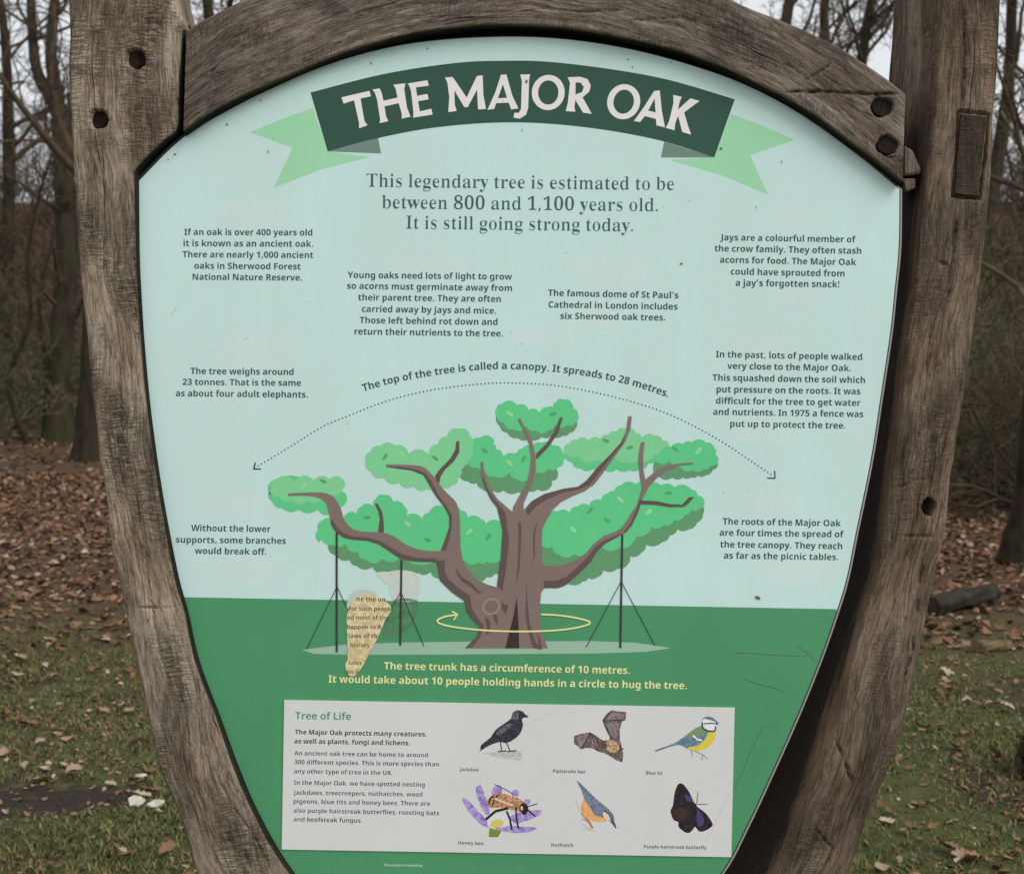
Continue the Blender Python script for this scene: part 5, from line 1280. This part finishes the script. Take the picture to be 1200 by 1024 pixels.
# the leaves that can be told apart on the grass: one object each
leaf_mats = []
leaf_meshes = []
for k, (tv, tf) in enumerate(TEMPL):
    for c in (0, 1, 3, 4, 6):
        me = bpy.data.meshes.new('leaf')
        me.from_pydata([tuple(v) for v in tv], [], [tuple(int(i) for i in f) for f in tf])
        ca = me.color_attributes.new('tint', 'FLOAT_COLOR', 'POINT')
        ca.data.foreach_set('color', np.tile(np.append(LEAFCOL[c] * (.9 + .05 * (k % 5)), 1), len(tv)).astype(np.float32))
        me.polygons.foreach_set('use_smooth', np.ones(len(me.polygons), dtype=bool))
        me.materials.append(M_LEAF); leaf_meshes.append(me)
spots = []
for _ in range(5000):
    if len(spots) >= 295: break
    left = rng.random() < .5
    d = math.sqrt(rng.uniform(3.7 ** 2, 8.2 ** 2)); px = rng.uniform(-20, 230) if left else rng.uniform(985, 1225)
    x, y = (px - 600) / FPX * d, d + CAM[1]
    if fbm(np.array(x * 2.6), np.array(y * 2.6), 8) < .46 + .12 * rng.random(): continue
    spots.append((x, y))
for x, y in spots:
    o = bpy.data.objects.new('leaf', leaf_meshes[rng.integers(0, len(leaf_meshes))])
    COL.objects.link(o); o.parent = ground
    s = .024 + .058 * rng.random() ** 2.0
    o.scale = (s, s, s * rng.uniform(.7, 1.3)); o.rotation_euler = (rng.normal(0, .22), rng.normal(0, .22), rng.uniform(0, 6.28))
    o.location = (x, y, float(ground_z(x, y)) + .012)

# pale wood chips by the grey post
q = Nodes('pale_chip'); oc = q.add('ShaderNodeTexCoord').outputs['Object']
q.link(q.ramp(q.noise(oc, 40.0, 4), [(.3, (.36, .32, .24)), (.7, (.58, .54, .43))]), q.b.inputs['Base Color']); q.b.inputs['Roughness'].default_value = .8
for i, (px, py, sx, sy) in enumerate([(162, 945, .036, .018), (184, 950, .03, .012), (166, 916, .022, .006), (62, 915, .007, .008)]):
    p = G(px, py); r_ = np.random.default_rng(60 + i)
    a = np.linspace(0, 2 * np.pi, 9, endpoint=False)
    rr_ = r_.uniform(.45, 1.2, 9)
    ringv = np.stack([p[0] + sx * np.cos(a) * rr_, p[1] + sy * 1.6 * np.sin(a) * rr_, np.full(9, p[2] + .012) + .5 * sy * np.sin(a)], 1)
    v = np.vstack([ringv, ringv + (0, 0, .004), ringv.mean(0) + (.2 * sx, 0, .009)])
    f = [(j, (j + 1) % 9, 9 + (j + 1) % 9, 9 + j) for j in range(9)] + [(9 + j, 9 + (j + 1) % 9, 18) for j in range(9)] + [tuple(range(8, -1, -1))]
    tag(mesh_obj('wood_chip', v, f, q.m), ['large pale flake on the grass by the grey post', 'smaller pale flake touching the large one', 'thin pale sliver above the two flakes', 'tiny pale flake alone near the mud'][i], 'wood chip', 'pale flakes on the grass')

def grass():
    n = 190000
    d = np.sqrt(rng.uniform(3.0 ** 2, 9.5 ** 2, n)); side = rng.random(n) * 1.3
    px = np.where(side < .42, rng.uniform(-120, 260, n), np.where(side < .84, rng.uniform(950, 1330, n), np.where(side < 1, rng.uniform(200, 1000, n), np.where(side < 1.15, rng.uniform(-1900, -120, n), rng.uniform(1330, 3100, n)))))
    x, y = (px - 600) / FPX * d, d + CAM[1]
    dens = fbm(x * 1.6, y * 1.6, 13) * 1.3 + .25 * fbm(x * 7, y * 7, 14) - .28 - np.clip((y - 3.6) / 3.0, 0, 1) * .55
    keep = (rng.uniform(0, .75, n) < dens) & (mud_at(x, y) > .75 + 1.6 * (fbm(x * 9, y * 9, 44) - .4) + .4 * (rng.random(n) - .3))
    x, y = x[keep], y[keep]; n = len(x)
    h = rng.uniform(.010, .030, n); w = rng.uniform(.0016, .0032, n)
    yaw = rng.uniform(0, 6.28, n); lean = rng.uniform(.2, 1.3, n) * h
    dx, dy = np.cos(yaw), np.sin(yaw); sx, sy = -dy, dx
    z = ground_z(x, y) - .002
    f3 = lambda t, k: np.stack([x + dx * lean * t * t + sx * w * k, y + dy * lean * t * t + sy * w * k, z + h * t * (1 - .25 * t)], 1)
    V = np.stack([f3(0, 1), f3(0, -1), f3(.55, .8), f3(.55, -.8), f3(1, .12), f3(1, -.12)], 1).reshape(-1, 3)
    i0 = np.arange(n) * 6
    F = np.vstack([np.stack([i0, i0 + 1, i0 + 3, i0 + 2], 1), np.stack([i0 + 2, i0 + 3, i0 + 5, i0 + 4], 1)])
    g = np.array([.098, .125, .026]); dry = np.array([.215, .17, .078]); dk = np.array([.048, .07, .016])
    m = rng.random((n, 1)); patch = fbm(x * 1.1, y * 1.1, 31)[:, None]
    c = np.where(m < .40 + .6 * (patch - .4), dry, np.where(m < .75, g, dk)) * rng.uniform(.7, 1.3, (n, 1))
    c = np.repeat(np.hstack([c, np.ones((n, 1))]), 6, 0)
    o = mesh_obj('grass', V, F, M_GRASS, ground, tint=c)
    o['kind'] = 'stuff'
grass()
